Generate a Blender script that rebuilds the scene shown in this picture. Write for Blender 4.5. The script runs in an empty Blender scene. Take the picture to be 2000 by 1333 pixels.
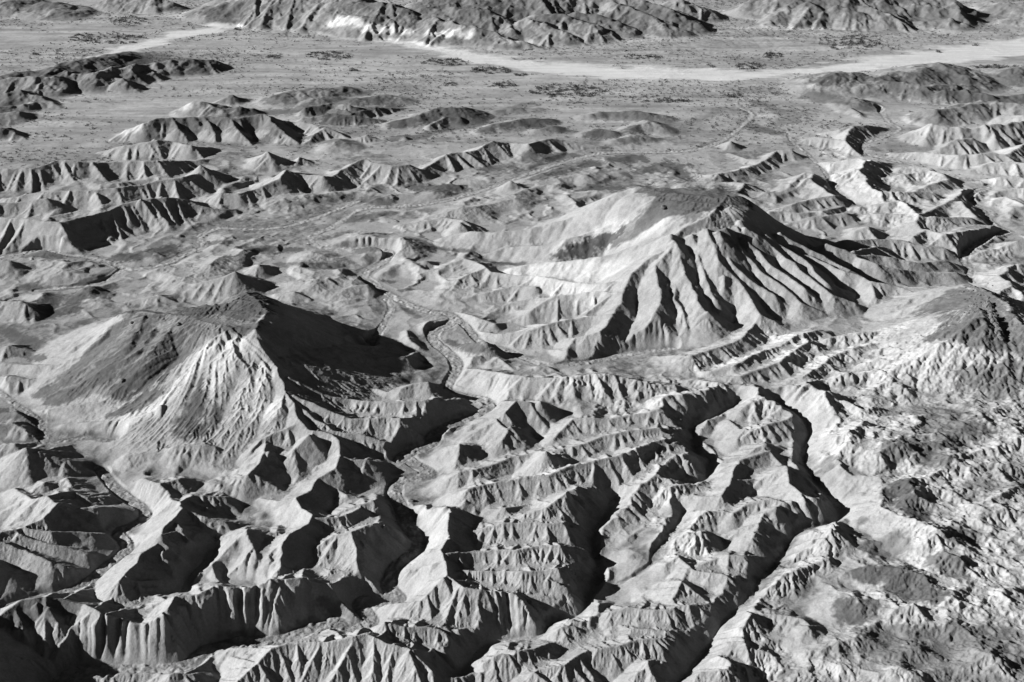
import bpy, math, random
import numpy as np

# ------------------------------------------------------------------ camera, sky, sun, exposure
H = 400.0                    # camera height above the valley floor (m)
PITCH = 26.0                 # degrees below the horizon
FPX = 2414.0                 # focal length in pixels of the 2000 px wide photograph
SUN_EL, SUN_AZ = 22.0, 2.0   # elevation; degrees from due left (-X) towards the camera
RES = 1.3                   # 1 = full detail

scene = bpy.context.scene
cd = bpy.data.cameras.new("camera")
cam = bpy.data.objects.new("camera", cd)
scene.collection.objects.link(cam)
cam.location = (0, 0, H)
cam.rotation_euler = (math.radians(90 - PITCH), 0, 0)
cd.sensor_width = 36.0
cd.lens = 36.0 * FPX / 2000.0
cd.clip_start = 1.0
cd.clip_end = 60000.0
scene.camera = cam

world = bpy.data.worlds.new("World")
scene.world = world
world.use_nodes = True
wn = world.node_tree.nodes
wl = world.node_tree.links
wn.clear()
w_out = wn.new("ShaderNodeOutputWorld")
w_bg = wn.new("ShaderNodeBackground")
w_sky = wn.new("ShaderNodeTexSky")
w_sky.sky_type = 'NISHITA'
w_sky.sun_disc = False
w_sky.sun_elevation = math.radians(SUN_EL)
w_sky.sun_rotation = math.radians(270 - SUN_AZ)
w_sky.air_density = 0.25
w_sky.dust_density = 0.0
w_sky.ozone_density = 1.0
w_bw = wn.new("ShaderNodeSeparateColor")     # black and white film behind a red filter
wl.new(w_sky.outputs[0], w_bw.inputs[0])
wl.new(w_bw.outputs[0], w_bg.inputs[0])
w_bg.inputs[1].default_value = 0.05
wl.new(w_bg.outputs[0], w_out.inputs[0])

sd = bpy.data.lights.new("sun", 'SUN')
sd.energy = 5.0
sd.angle = math.radians(0.5)
sd.color = (1.0, 1.0, 1.0)
sun = bpy.data.objects.new("sun", sd)
scene.collection.objects.link(sun)
# light travels towards +X (and slightly away from the camera), downwards
from mathutils import Vector
_az = math.radians(SUN_AZ); _el = math.radians(SUN_EL)
to_sun = Vector((-math.cos(_az) * math.cos(_el), -math.sin(_az) * math.cos(_el), math.sin(_el)))
sun.rotation_euler = to_sun.to_track_quat('Z', 'Y').to_euler()
sun.location = (-300, 500, 600)

scene.view_settings.view_transform = 'Standard'
scene.view_settings.look = 'None'
scene.view_settings.gamma = 1.0
scene.view_settings.exposure = 1.42
scene.cycles.max_bounces = 4
scene.cycles.diffuse_bounces = 2

rng = np.random.default_rng(7)
random.seed(7)

# ------------------------------------------------------------------ survey: sight lines -> ground positions
OFF = {'A': (0, 0), 'B': (650, 0), 'C': (1300, 0), 'D': (0, 433), 'E': (650, 433), 'F': (1300, 433),
       'G': (0, 866), 'H': (650, 866), 'I': (1300, 866), 'P': (0, 0)}
_p = math.radians(PITCH)

def sight(px, py, z):
    """world x, y of the point at height z on the sight line of photo pixel px, py"""
    a = (px - 1000.0) / FPX
    b = -(py - 666.5) / FPX
    fx, fy, fz = a, math.cos(_p) + b * math.sin(_p), -math.sin(_p) + b * math.cos(_p)
    t = (z - H) / fz
    return fx * t, fy * t

def to_px(sheet, x, y):
    ox, oy = OFF[sheet]
    k = 1.0 if sheet == 'P' else 2.854
    return ox + x / k, oy + y / k

# broad lie of the land: survey points (photo px, px, height m)
LAND = """0,60,0 350,90,0 700,110,0 1100,130,0 1500,130,0 2000,120,0 100,200,0 500,200,0 900,220,0 1300,240,0 1700,210,0
100,300,0 500,300,0 900,330,0 1300,320,0 1600,300,0 2000,300,0 0,480,0 300,470,0 700,430,0 550,520,0 100,560,0 700,560,0
850,520,0 1500,400,0 1700,420,0 1880,470,0 2000,480,0 880,690,0 0,800,0 250,860,0 450,900,0 200,1100,0 20,1250,0 640,800,0 640,950,0
820,760,1 790,1000,0 300,1000,0 500,1080,2 600,1150,0 450,1290,0 750,1220,0 900,1290,0 1000,680,0 1150,640,0 1230,700,1 1450,640,2 1700,600,4 1880,540,0
1050,730,5 1150,780,10 1280,780,12 1340,720,5 1400,730,9 1500,700,8 1600,680,10 1700,660,13 1760,620,12 1000,900,2 1100,870,4 1200,880,4 1300,870,3
950,1000,3 1050,1050,3 1150,1100,2 1230,1000,4 1320,950,5 1390,880,3 1350,1050,9 1260,1100,7 1180,1180,2 1260,1200,5 1330,1190,6 1100,1280,1 1250,1300,3 1380,1130,6
1620,800,20 1560,770,12 1480,760,8 1700,760,18 1800,720,20 1900,700,22 1980,620,20 1660,870,23 1750,850,24 1900,850,26 2000,900,26
1580,860,4 1540,900,5 1450,870,8 1490,950,6 1640,1000,5 1700,960,20 1800,960,25 1950,1000,26 1850,1050,24 1680,1060,16 1600,1040,9 1520,1100,3 1430,1060,8 1400,1200,3 1480,1180,8 1600,1150,16
1370,1290,1 1500,1260,12 1650,1250,17 1750,1180,20 1900,1180,23 2000,1280,22 1800,1320,18 1560,1330,14 1440,1320,8
1610,1035,14 1570,1080,13 1530,1130,12 1490,1195,12 1460,1245,12 1425,1300,12
700,-25,8 1000,-25,12 1300,-25,12 1600,-25,9 1900,-25,7 850,20,4 1150,40,3 1350,20,4 1650,15,3"""
LAND = [tuple(map(float, t.split(','))) for t in LAND.split()]
_lp = []
for px, py, z in LAND:
    x, y = sight(px, py, z)
    _lp.append((math.log(math.hypot(x, y)), math.atan2(x, y), z))
_lp = np.array(_lp, np.float32)

def land(u, v):
    """height of the broad lie of the land at log-distance u, bearing v (arrays)"""
    num = np.zeros_like(u); den = np.zeros_like(u)
    for a, b, z in _lp:
        w = 1.0 / (((u - a) ** 2 + (v - b) ** 2) + 0.0006) ** 2
        num += w * z; den += w
    return num / den

def land1(x, y):
    u = np.array([math.log(max(50.0, math.hypot(x, y)))], np.float32); v = np.array([math.atan2(x, y)], np.float32)
    return float(land(u, v)[0])

def place(sheet, x, y, r):
    """photo point at height r above the lie of the land -> (X, Y, Z, base)"""
    px, py = to_px(sheet, x, y)
    if r > 16: r = 16 + (r - 16) * 0.66
    z = r
    for _ in range(4):
        X, Y = sight(px, py, z)
        b = land1(X, Y)
        z = b + r
    return X, Y, z, b

# ------------------------------------------------------------------ the ridge survey
# sheet kind | x,y,height ...   kind: s = sharp crest with side spurs, n = sharp without, r = rounded dark hill, m = mesa rib
RIDGES = """
A r|0,30,12 60,5,16 110,-20,14
A r|190,45,6 250,10,18 340,20,18 430,35,8
A s|520,30,4 620,-10,16 760,-15,18 880,-10,18 960,10,12 1030,45,2
A r|1150,40,6 1230,20,18 1320,30,18 1400,60,12 1470,95,2
A s|1230,-20,26 1400,-5,28 1500,20,24
A s|1520,95,3 1640,30,24 1750,0,32 1860,10,34 2000,40,26
A n|1750,0,32 1790,110,4
A s|1400,-30,40 1700,-30,46 2000,-30,50
A n|1900,50,24 1930,150,2
A s|1500,40,18 1640,10,24
A r|0,430,16 120,400,16 270,400,18 360,350,18 500,330,17 640,300,12 720,290,8
A s|0,440,18 100,430,20 290,430,20 360,390,19 520,410,18 600,380,19 700,370,19 800,350,18 920,340,16 1040,330,16 1160,325,14 1250,360,2
A s|0,520,13 120,500,15 230,540,9 330,590,3
A s|0,590,9 130,580,8 200,565,7 340,590,2
A s|560,460,8 640,430,11 720,450,9 775,470,2
A s|0,620,11 80,620,10 190,630,2
A s|0,710,11 60,720,9 140,770,2
A s|1200,570,3 1290,530,9 1380,550,3
A s|1000,640,3 1080,565,14 1160,570,14 1230,590,12 1400,600,8
A s|620,780,2 700,720,10 800,680,18 880,655,21 960,650,21 1130,645,20 1290,650,20 1470,630,21 1530,680,16 1590,740,9 1660,790,3
A n|1290,650,20 1330,720,12 1400,800,2
A n|960,650,21 990,700,14 1040,770,4
A n|1130,645,20 1180,700,13 1200,780,3
A s|1610,680,6 1680,665,10 1790,700,8 1960,740,1
A s|1700,790,3 1810,700,12 1900,740,6 1990,790,1
A r|1560,530,8 1720,495,11 1900,485,9 2010,500,4
A r|1730,560,6 1870,540,5
A s|1700,600,8 1850,570,10 1990,590,8
A s|1690,650,7 1850,630,9 2000,640,8
A r|1800,840,2 1890,770,9 1960,800,5 2010,830,1
A s|560,840,3 690,800,12 870,768,17 960,780,13 1060,800,13 1150,815,7 1240,830,1
A s|-100,930,16 0,930,17 180,925,18 320,880,22 430,890,20 500,895,17 640,890,15 850,885,15 950,880,13 1080,890,6 1200,880,1
A s|20,1095,8 200,1060,13 430,1050,15 640,1040,15 830,1005,15 1010,975,17 1190,935,15 1260,960,9 1340,985,2
A s|-80,1120,12 100,1112,12 260,1090,15
A s|-80,1190,22 0,1200,22 200,1215,23 330,1225,24 500,1190,21 600,1165,20 680,1125,23 830,1095,25 960,1090,21 1060,1110,15 1180,1150,9 1300,1160,5
A n|330,1225,24 370,1290,15 420,1350,7 490,1400,1
A n|680,1125,23 720,1210,12 780,1290,2
A n|830,1095,25 880,1160,15 940,1250,6 1060,1240,1
A s|1060,1110,4 1160,1090,8 1230,1060,14 1330,1065,13 1420,1040,13 1560,985,18 1590,940,20 1680,960,14 1800,970,15 1860,970,13
A n|1590,940,20 1700,1075,2
A n|1590,937,20 1680,955,9 1760,972,2
A s|1400,920,5 1440,870,12 1490,835,18 1540,890,9 1590,925,4
A s|1620,890,3 1690,880,6 1740,910,1
B s|0,70,24 100,90,24 170,85,28 260,90,27 330,80,27 400,120,18 465,210,2
B s|480,180,6 560,95,27 680,130,25 780,140,23 880,170,18 960,200,14 1060,230,8 1170,270,2
B s|0,10,40 170,10,42 330,20,44 420,50,36
B s|500,40,36 700,40,40 870,60,38 960,110,24 1000,150,18
B s|980,160,14 1080,100,28 1180,130,24 1300,180,14 1400,240,3
B s|1130,80,30 1300,80,32 1450,130,22 1580,200,4
B s|1360,60,34 1500,90,26 1620,130,16 1720,180,4
B s|1560,10,40 1700,60,30 1850,120,18 2000,180,5
B s|500,-10,46 900,-10,46 1200,-20,48 1500,-20,46 1700,-10,44 1900,60,30 2020,120,14
B r|0,490,6 60,485,7 140,505,1
B r|100,560,6 230,535,8 370,545,6 400,570,1
B s|0,600,7 100,620,9 230,600,8 400,600,2
B s|0,650,7 150,640,8 280,670,2
B r|330,680,5 480,640,10 600,600,13 740,600,12 850,640,2
B s|540,690,6 640,640,10 700,640,10
B r|840,620,3 1000,600,5 1140,600,3
B r|830,720,4 960,680,7 1080,660,7 1200,660,5
B r|1130,720,4 1230,700,5 1290,720,1
B r|1410,740,4 1480,715,7 1560,730,6 1600,760,1
B r|1400,640,4 1560,620,6 1700,620,8 1840,640,6
B r|1640,720,6 1760,670,9 1840,710,6
B r|1560,780,4 1680,750,6 1850,780,1
B s|330,760,3 400,755,5 440,770,1
B s|110,770,3 190,745,7 270,780,1
B s|0,800,2 40,770,8 90,800,5 170,830,1
B s|-10,970,12 100,905,16 180,875,19 260,900,17 330,912,16 430,908,15 480,940,10 560,900,9 650,845,14 800,825,13 890,775,18 990,785,13 1090,790,15 1150,775,13 1215,760,13 1300,775,9 1400,800,5 1530,820,1
B n|890,775,18 930,805,9 970,835,2
B n|800,825,13 800,870,7 800,910,1
B s|880,1060,2 1030,1010,9 1080,1030,3
B r|1080,1010,3 1250,985,5 1400,970,8 1540,1000,1
B r|500,1230,3 590,1190,6 720,1150,10 780,1150,9 860,1140,6 940,1120,6 1020,1105,7 1060,1120,1
B s|360,1250,3 500,1230,6 600,1200,9 660,1210,9 720,1215,11 770,1250,8 860,1285,1
B s|110,1310,3 180,1290,6 280,1300,2
B s|1230,1120,2 1340,1110,4 1440,1090,4 1530,1060,3
C s|0,40,30 120,80,18 200,140,4
C s|60,-10,36 200,30,22 320,80,4
C s|0,110,18 80,160,9 170,190,1
C s|560,130,4 640,60,16 700,20,26 800,-20,36
C s|700,20,26 760,90,10 790,120,3
C s|800,10,34 880,60,20 900,110,6
C s|960,30,30 1100,70,20 1220,150,3
C s|1000,130,6 1040,105,10 1080,130,5
C s|1090,20,30 1200,60,24 1300,70,16 1340,110,4
C s|1380,120,6 1500,100,12 1600,100,14 1720,150,2
C s|1300,20,26 1500,30,26 1650,60,18 1720,110,6
C s|1880,120,4 1950,90,10 2010,85,12 2100,80,12
C s|1800,0,12 2000,20,18 2100,20,20
C s|480,0,24 700,-10,34 1000,-20,42 1300,-20,38 1600,-10,32
C r|800,490,4 840,460,10 900,420,16 990,400,21 1070,405,20 1150,425,17 1250,400,19 1380,405,18 1460,365,23 1560,355,24 1640,390,18 1700,430,12 1750,465,3
C s|1080,470,13 1200,450,15 1330,460,15 1440,480,14 1500,470,12 1700,470,10
C s|1440,540,4 1560,500,12 1700,500,12 1830,530,8 2000,520,8
C r|1800,430,4 1920,390,13 2010,380,15 2100,380,15
C s|1590,590,4 1700,560,10 1850,560,8
C s|1340,650,2 1430,620,10 1500,610,14 1590,600,13 1700,580,15 1800,570,14 1950,570,16 2010,590,14 2080,600,14
C s|1900,640,10 2000,640,14 2080,640,14
C s|1320,780,2 1400,720,12 1480,685,20 1560,700,18 1700,710,16 1810,695,20 1900,690,20 2010,660,22 2080,660,22
C n|1480,685,20 1520,750,10 1560,810,2
C n|1480,685,20 1450,760,9 1440,800,2
C s|1500,840,3 1620,770,13 1720,760,13
C n|1810,695,20 1840,760,12 1870,820,4
C s|1250,850,3 1400,840,8 1550,850,10 1640,855,12 1780,840,14 1900,850,12 2010,790,14
C s|1700,950,3 1800,900,10 1900,890,12 2010,900,12 2080,900,12
C s|1740,1010,2 1870,980,8 1960,975,9 2010,990,8
C s|1800,1090,3 1900,1050,6 2010,1040,8
C s|1830,1110,4 1900,1090,7 2000,1130,8
C s|870,740,3 970,720,8 1050,695,11 1150,700,7 1230,710,2
C s|1050,695,11 1010,750,9 1000,775,9 1040,820,6 1085,860,2
C s|750,790,2 830,755,8 900,760,9 1000,775,9
C r|1000,560,4 1060,550,9 1130,580,3
C s|980,610,3 1030,600,5 1090,640,3
C s|870,900,3 960,890,10 1080,870,15 1120,885,15 1180,890,9 1250,910,2
C s|1120,885,15 1080,940,14 1110,970,12 1150,1000,10 1200,1020,6 1250,1045,1
C s|950,960,6 1030,960,10 1090,955,13
C s|1110,970,13 1150,1040,13 1200,1060,13 1215,1110,9
C s|1220,990,3 1320,970,8 1460,940,11 1550,960,12 1600,990,3
C s|1320,930,6 1400,920,8 1480,930,8
C s|1400,1050,8 1500,1010,11 1580,990,8
C s|1200,1060,13 1300,1060,13 1440,1060,10 1500,1070,8
C s|1320,1110,10 1390,1170,6 1430,1190,2
C s|1050,1150,5 1180,1130,9 1300,1110,12 1350,1130,12 1410,1190,14 1500,1150,9 1620,1090,9 1650,1060,10 1700,1040,9 1780,1050,1
C s|1410,1190,14 1380,1290,6 1370,1310,3
C s|1410,1190,14 1560,1200,12 1700,1200,10 1730,1230,2
C s|1650,1110,10 1730,1190,9
C s|1500,1320,4 1620,1270,8 1750,1240,9 1850,1250,8 1910,1290,1
C s|310,800,4 365,778,9 435,815,1
C s|350,850,3 450,880,4 560,880,8 620,830,9 700,825,10 755,885,1
C s|560,880,8 500,910,8 400,940,9 260,965,10 200,970,6 100,980,1
C s|160,1010,2 300,1010,6 440,1010,10 500,1040,6 600,1080,1
C s|440,1010,10 400,1060,9 480,1100,6 540,1140,1
C s|640,1080,4 700,1010,9 780,950,13 830,955,13 880,1000,2
C s|830,955,13 810,990,12 880,1040,7 910,1050,1
C s|810,990,11 900,1060,10 950,1080,10 1000,1100,1
C n|950,1080,10 990,1140,1
C s|560,1170,4 700,1130,10 850,1090,11 940,1080,11
C s|580,1170,9 660,1170,8 750,1180,8 900,1160,8 990,1150,3
C s|690,1240,3 820,1200,9 1000,1180,9 1060,1190,1
C s|1050,1260,6 1130,1250,9 1210,1280,1
C s|1080,1200,4 1200,1180,9 1300,1180,10
P m|1235,364,68 1300,362,74 1370,368,77 1420,376,76 1400,400,74 1385,417,70
P c|1250,372,68 1320,375,74 1400,385,75 1440,382,75
P c|1290,385,69 1350,395,71 1400,395,73 1440,390,73
P c|1330,405,67 1385,412,70 1430,402,71
P m|1440,388,74 1470,402,62 1515,428,38 1570,455,18
P m|867,461,6 920,447,14 965,450,15 1000,447,17 1060,438,23 1120,420,34 1160,402,46 1205,372,63 1235,364,68
P m|1385,417,70 1360,430,66 1333,443,62 1305,478,52 1273,496,46 1249,517,40 1225,549,32 1217,566,29 1214,587,25 1190,619,18 1172,643,14 1123,657,9 1109,678,5 1102,703,1
E m|860,175,4 970,130,9 1100,125,13 1220,110,18 1300,90,24 1440,40,30 1560,0,38
E m|1000,250,7 1100,225,10 1250,215,15 1400,200,21 1550,170,30 1700,120,42 1850,60,55
E s|1640,320,31 1500,340,24 1400,330,20 1300,320,17 1200,300,16 1120,290,14 1000,285,12 880,270,12 850,240,13 800,215,11 730,195,10 640,230,7 480,300,2
E s|850,245,13 760,280,11 680,320,8 600,350,3
E s|430,230,3 520,210,6 580,220,2
E s|1620,380,29 1500,380,22 1350,390,18 1240,395,17 1180,430,13 1100,490,8 1000,540,2
E s|1240,395,17 1100,420,8 900,470,2
E s|1130,350,12 1000,350,9 900,375,7 750,430,2
E s|1560,500,21 1450,510,16 1330,530,14 1200,560,12 1080,600,9 950,620,5 800,610,2
E s|680,500,2 780,520,5 900,560,5 960,560,1
E m|1900,110,56 1800,230,42 1810,330,34 1825,440,26 1800,490,22 1740,580,14 1680,640,8 1640,700,2
E n|1825,440,26 1790,560,12 1760,640,3
F m|30,60,62 30,220,43 60,330,33 50,400,27 100,480,20 120,560,12 80,630,6 0,680,1
F m|50,90,59 100,220,46 150,350,34 200,450,26 235,490,22 330,520,13 385,600,2
F n|235,490,22 170,600,8 130,670,1
F n|235,490,22 270,590,8 290,640,2
F m|150,60,60 180,120,54 220,250,42 270,400,28 290,470,17
F m|230,30,64 270,100,58 300,200,48 350,250,42 400,300,36 440,350,31 480,420,24 530,500,18 610,540,12 690,580,2
F m|330,290,38 330,400,24 310,480,12
F n|480,420,24 440,530,10 400,600,3
F m|300,40,64 350,170,50 430,260,40 520,330,31 610,390,24 680,440,15 750,495,3
F n|540,410,14 590,410,14 640,480,6 740,500,3
F m|340,20,66 400,90,56 500,200,42 580,280,34 680,350,26 760,430,16 860,480,8 980,515,2
F m|400,20,60 470,90,53 560,180,42 680,270,32 780,350,24 880,440,11
F m|450,20,60 600,120,44 720,210,34 840,320,24 930,390,17 1050,440,11 1110,500,2
F m|560,60,50 640,110,42 780,200,32 900,330,22 1010,365,14
F m|420,-20,64 560,30,48 700,130,34 860,200,27 1000,260,24 1100,290,21 1150,320,20 1170,400,14 1220,495,2
F s|1150,320,20 1290,345,16 1400,380,12 1500,370,6
F n|1170,400,14 1300,450,1
F m|640,50,45 760,110,36 880,170,28 980,230,22 1100,290,18
F m|440,-50,62 600,0,38 740,60,24 850,125,19 1000,160,16 1100,180,20 1180,210,17 1300,250,12 1400,260,10 1500,270,9 1620,270,8 1670,300,1
F m|900,110,26 1060,160,20 1200,170,16 1350,200,14 1450,210,12 1560,200,10 1645,240,2
F s|1050,150,16 1180,125,12 1270,150,4
F s|1000,90,14 1200,85,13 1320,90,12 1450,130,9 1560,140,8 1640,170,1
F s|1060,40,8 1130,15,11 1210,45,2
F s|1380,70,12 1450,30,12 1560,60,14 1700,30,13 1800,20,10 1920,50,1
F s|1560,60,14 1600,100,10 1690,130,2
F s|1720,180,3 1860,140,6 1960,90,12 2050,80,12
F s|1750,290,5 1860,290,12 1920,320,14 1990,350,6
F s|1860,290,12 1940,230,12 2050,220,12
F s|1860,400,10 1930,360,13 2000,410,10
F h|1200,520,3 1300,460,10 1450,400,18 1600,355,26 1690,345,29 1760,365,33 1840,405,36 1870,430,38 1950,520,36 2050,620,32
F h|1760,480,36 1780,560,34 1850,640,26 1900,700,20 1880,735,15
F h|1780,560,34 1700,620,22 1600,680,9
F h|1690,400,32 1560,520,16 1480,600,6
F s|-40,745,3 140,735,9 300,690,9 420,640,9 530,520,12 600,530,11 690,580,3
F s|250,830,5 380,790,8 480,740,8 620,690,9 740,620,10 860,590,9 930,630,5
F s|180,870,4 420,850,8 520,810,9 640,770,9 740,690,10 800,660,9 870,740,3
F s|600,900,4 760,860,7 820,820,6 900,760,6 1000,710,7 1160,670,7 1300,650,8 1450,630,9
F s|920,640,7 1100,610,8 1300,590,8 1480,555,10
F s|870,900,3 1000,850,4 1180,820,5 1270,880,4
F s|1090,800,3 1200,760,5 1260,770,5
F s|1310,680,4 1400,720,6 1440,700,6 1550,700,6 1600,740,6 1640,790,2
F s|1280,900,3 1350,820,5 1400,780,5 1470,770,5 1540,770,5
F s|1320,910,5 1390,985,1
F s|160,870,5 560,915,12 800,890,10 880,960,9 910,1050,9 880,1140,9 870,1270,9
F s|0,960,9 110,945,11 200,925,11 290,930,9 340,960,7 410,985,2
F s|420,1040,7 480,990,9 560,970,9 630,990,9 720,1060,7
F s|430,1190,6 560,1120,9 660,1090,9 710,1060,9
F s|560,1120,9 620,1170,5 760,1240,1
F s|430,1300,7 500,1250,8 560,1220,10 640,1240,7 760,1320,1
F s|350,1100,5 430,1160,6 400,1200,6
F s|900,1270,4 1000,1180,6 1100,1110,5
F s|950,980,4 1100,1040,4 1200,1030,3
F s|1070,1130,5 1160,1190,2
F s|1200,1280,5 1300,1220,7 1420,1260,4
D c|800,520,46 1000,530,49 1150,560,51 1300,590,52 1400,570,54
D c|1000,480,50 1200,460,54 1350,430,59 1450,470,60
D c|730,500,45 900,510,49 1010,503,50 1180,505,52 1350,490,57 1440,500,59
D c|1180,480,53 1300,430,57 1370,392,59 1460,440,60
D m|700,490,44 760,505,46 900,515,49 1010,520,50 1180,560,51 1340,590,53
D m|1300,400,54 1370,382,58 1460,430,60 1490,490,61 1440,540,59 1420,600,57 1450,680,50 1510,760,42 1550,840,37 1590,930,31 1640,1000,27 1660,1080,23 1720,1150,18 1850,1175,17 1890,1210,16 1895,1290,13
D m|700,490,44 600,570,34 500,630,24 420,680,17 330,740,10 230,770,4
D m|640,560,38 560,640,30 450,740,18 300,785,11 130,790,8 -50,775,8
D b|800,520,48 700,700,32 560,820,20 400,920,11 250,990,3
D b|1000,520,50 850,700,36 700,860,20 600,930,12 520,990,4
D b|900,520,48 780,700,34 650,820,22
D m|180,1050,4 330,1020,7 480,995,10 640,990,11 720,960,14 850,900,21
D m|1250,600,52 1180,650,47 1110,750,38 1000,880,27 900,1005,18 850,1040,15 700,1095,10 500,1110,6 350,1130,3
D s|900,1005,18 940,1080,12 1000,1180,3
D n|850,1040,15 860,1130,7 850,1230,1
D b|1250,610,52 1180,740,40 1100,900,24 1060,1050,10
D q|1330,600,52 1300,720,44 1250,850,34 1180,980,22 1150,1060,14
D q|1400,640,50 1420,740,42 1400,860,34 1330,1000,22 1260,1110,12 1190,1210,3
D q|1480,740,43 1480,850,35 1450,950,27 1380,1080,17 1280,1180,6
D b|1590,930,31 1570,1020,25 1480,1120,14 1330,1200,5
D s|700,1300,5 900,1280,7 970,1240,11 1140,1230,12 1200,1240,11 1290,1290,3
D s|1650,1110,20 1550,1160,16 1450,1200,14 1400,1260,12
G s|1480,-10,13 1440,100,11 1380,160,10 1280,190,7 1140,230,3
G s|1500,30,13 1560,90,8
G s|1720,-60,18 1640,20,12 1580,110,5
G n|1890,60,12 1870,120,11 1770,180,9 1730,250,9 1650,290,9 1550,320,5 1450,300,3
G s|1770,180,9 1880,200,6 1990,250,2
G s|1870,120,11 1950,130,8 2050,190,3
E n|100,740,10 250,745,11 400,740,9 470,720,3
E n|-210,700,26 -50,830,14 150,900,8 300,940,8 380,915,11 450,890,12 530,880,13 620,890,10 635,930,3
E s|-250,850,28 -50,950,16 100,980,12 300,990,12 450,985,12 600,970,12 660,985,10 720,1010,3
E s|-220,950,24 0,1050,16 100,1085,13 300,1080,12 380,1085,12 450,1150,7 520,1200,1
E s|380,1085,12 450,1075,10 600,1090,7 680,1100,2
E s|-180,1020,20 0,1150,12 200,1190,9 350,1240,5 500,1240,3
E s|410,600,3 430,650,6 480,690,4
D s|-60,200,12 0,203,12 50,205,12 90,260,6 130,300,1
D r|200,300,2 330,270,6 500,300,3
D r|1140,270,5 1170,230,9 1240,190,8 1290,190,6
D s|1380,260,5 1440,225,10 1510,240,3
D s|1000,350,3 1100,330,9 1190,310,12 1310,265,18 1380,300,11 1470,320,5
D n|1310,265,18 1320,340,9 1330,390,2
D s|1230,360,8 1270,370,6
D r|1650,340,5 1760,320,9 1850,320,7 1900,340,2
D s|1540,400,4 1640,380,8 1720,420,4
D r|1690,200,3 1740,170,7 1850,200,5 1960,240,1
D s|700,440,3 780,420,5 890,400,7 990,450,2
D s|-60,430,12 0,430,11 120,430,12 210,500,5 220,520,2
D r|1370,120,3 1420,100,4 1500,120,2
D r|1900,400,4 1990,320,6
E r|30,120,3 150,70,8 250,90,9 370,85,11 400,100,10 410,150,3
E s|40,400,3 110,350,7 190,340,8 210,365,1
E s|40,440,4 120,430,4
E s|540,545,5 560,540,8 610,575,2
E s|740,750,6 820,740,6 855,770,1
E s|800,670,8 855,665,8 860,690,2
E s|880,790,3 920,755,5 1000,830,1
E s|1140,800,4 1200,800,4 1270,840,1
E s|715,810,4 850,815,8 990,838,11 1100,850,11 1220,855,10 1350,845,10 1450,840,10 1600,850,9 1750,890,6 1900,910,5
E s|990,838,11 930,920,7 870,965,2
E s|890,1010,2 960,985,8 1020,985,12 1100,990,11 1180,1005,7 1210,1030,2
E n|1020,985,12 960,1045,12 1020,1130,8 1100,1200,2
E n|700,1160,2 850,1080,8 960,1045,12
E s|900,1080,10 980,1150,11 940,1210,9 890,1260,5 950,1310,1
E s|600,1290,2 720,1245,9 760,1310,4
E s|1230,1200,6 1340,1080,9 1440,1080,9 1540,1090,8 1650,1060,8 1740,1040,9 1850,1000,10 1990,950,9
E s|1850,1000,10 1900,1080,6 1990,1140,1
E s|1000,1290,7 1180,1270,8 1370,1230,10 1500,1180,11 1650,1150,12 1870,1130,13 1960,1140,8
E s|1300,900,3 1450,910,3 1600,930,3
H s|650,185,7 700,150,9 800,130,9 900,105,9 1000,60,10 1100,40,11 1260,40,11 1330,50,6
H s|740,310,7 750,240,11 850,215,11 1050,180,12 1200,160,13 1350,100,14 1500,70,14 1620,50,14 1700,10,14 1830,-40,15 1960,-50,14
H s|740,310,8 800,350,5 850,430,1
H s|840,400,3 880,360,6 960,345,9 1100,330,6 1190,330,6
H s|950,430,5 1100,370,11 1190,340,13 1310,250,17 1420,225,15 1520,245,12 1650,235,10 1750,200,10 1850,120,12 1980,35,15
H n|1310,250,17 1290,290,15 1350,380,8 1450,430,4 1560,450,1
H s|700,510,5 830,460,9 940,430,11 1110,420,12 1200,430,12 1300,425,12 1400,450,8 1490,460,4
H s|630,340,12 640,420,13 640,510,13 600,575,14 625,640,15 640,710,16 560,790,14 490,855,11 360,880,7 320,990,3
H s|640,595,14 760,590,11 900,580,11 1030,575,12 1150,555,12 1270,555,13 1340,600,9 1380,665,3
H s|625,620,14 700,690,11 900,695,11 1060,700,12 1190,690,12 1260,680,13 1340,660,11 1460,720,5 1490,770,1
H s|640,715,16 730,790,15 850,805,14 980,820,14 1010,850,13 1080,930,8 1160,1060,1
H n|1010,850,13 1200,980,3
H s|1050,840,7 1200,855,6 1310,870,5
H s|1150,1100,2 1210,1000,7 1350,900,11 1410,870,11 1520,880,5
H s|1150,1080,3 1280,1000,9 1350,1010,8 1450,1080,3
H s|1400,1020,3 1540,930,8 1650,900,9 1800,920,9 1900,915,9 1935,1030,2
H s|1390,1120,4 1560,1050,7 1680,1020,9 1780,1030,9 1915,1040,8
H s|1250,1210,3 1370,1150,9 1480,1130,11 1600,1110,11 1700,1080,11 1800,1075,11 1870,1080,11 1990,1200,2
H s|1030,1290,4 1130,1250,9 1290,1220,11 1350,1180,11 1420,1140,11
H s|680,1330,2 830,1210,9 960,1140,12 1040,1140,11 1120,1130,10 1200,1100,9 1300,1130,3
H s|200,1030,10 320,990,14 420,1015,12 520,1005,12 640,1030,11 740,1030,10 780,1080,3
H s|0,1090,16 110,1060,18 190,1045,18 300,1100,16 480,1150,15 560,1160,14 700,1150,12 770,1150,11 810,1180,4
H s|1120,1260,10 1200,1320,8
H s|1700,1260,9 1800,1220,10 1950,1300,3
H s|0,390,6 120,340,9 230,305,11 350,320,7 360,400,3
H s|-150,620,5 -80,560,9 0,500,12 100,480,15 200,440,15 270,430,15 360,425,13 440,450,8 475,500,2
H n|100,480,15 130,560,12 140,700,8 240,830,1
H n|130,560,12 220,630,7 330,690,2
H s|0,130,10 40,50,11 100,75,10 200,80,9 300,130,3
H s|0,770,9 60,750,9 120,725,9 200,800,4 290,840,1
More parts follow.
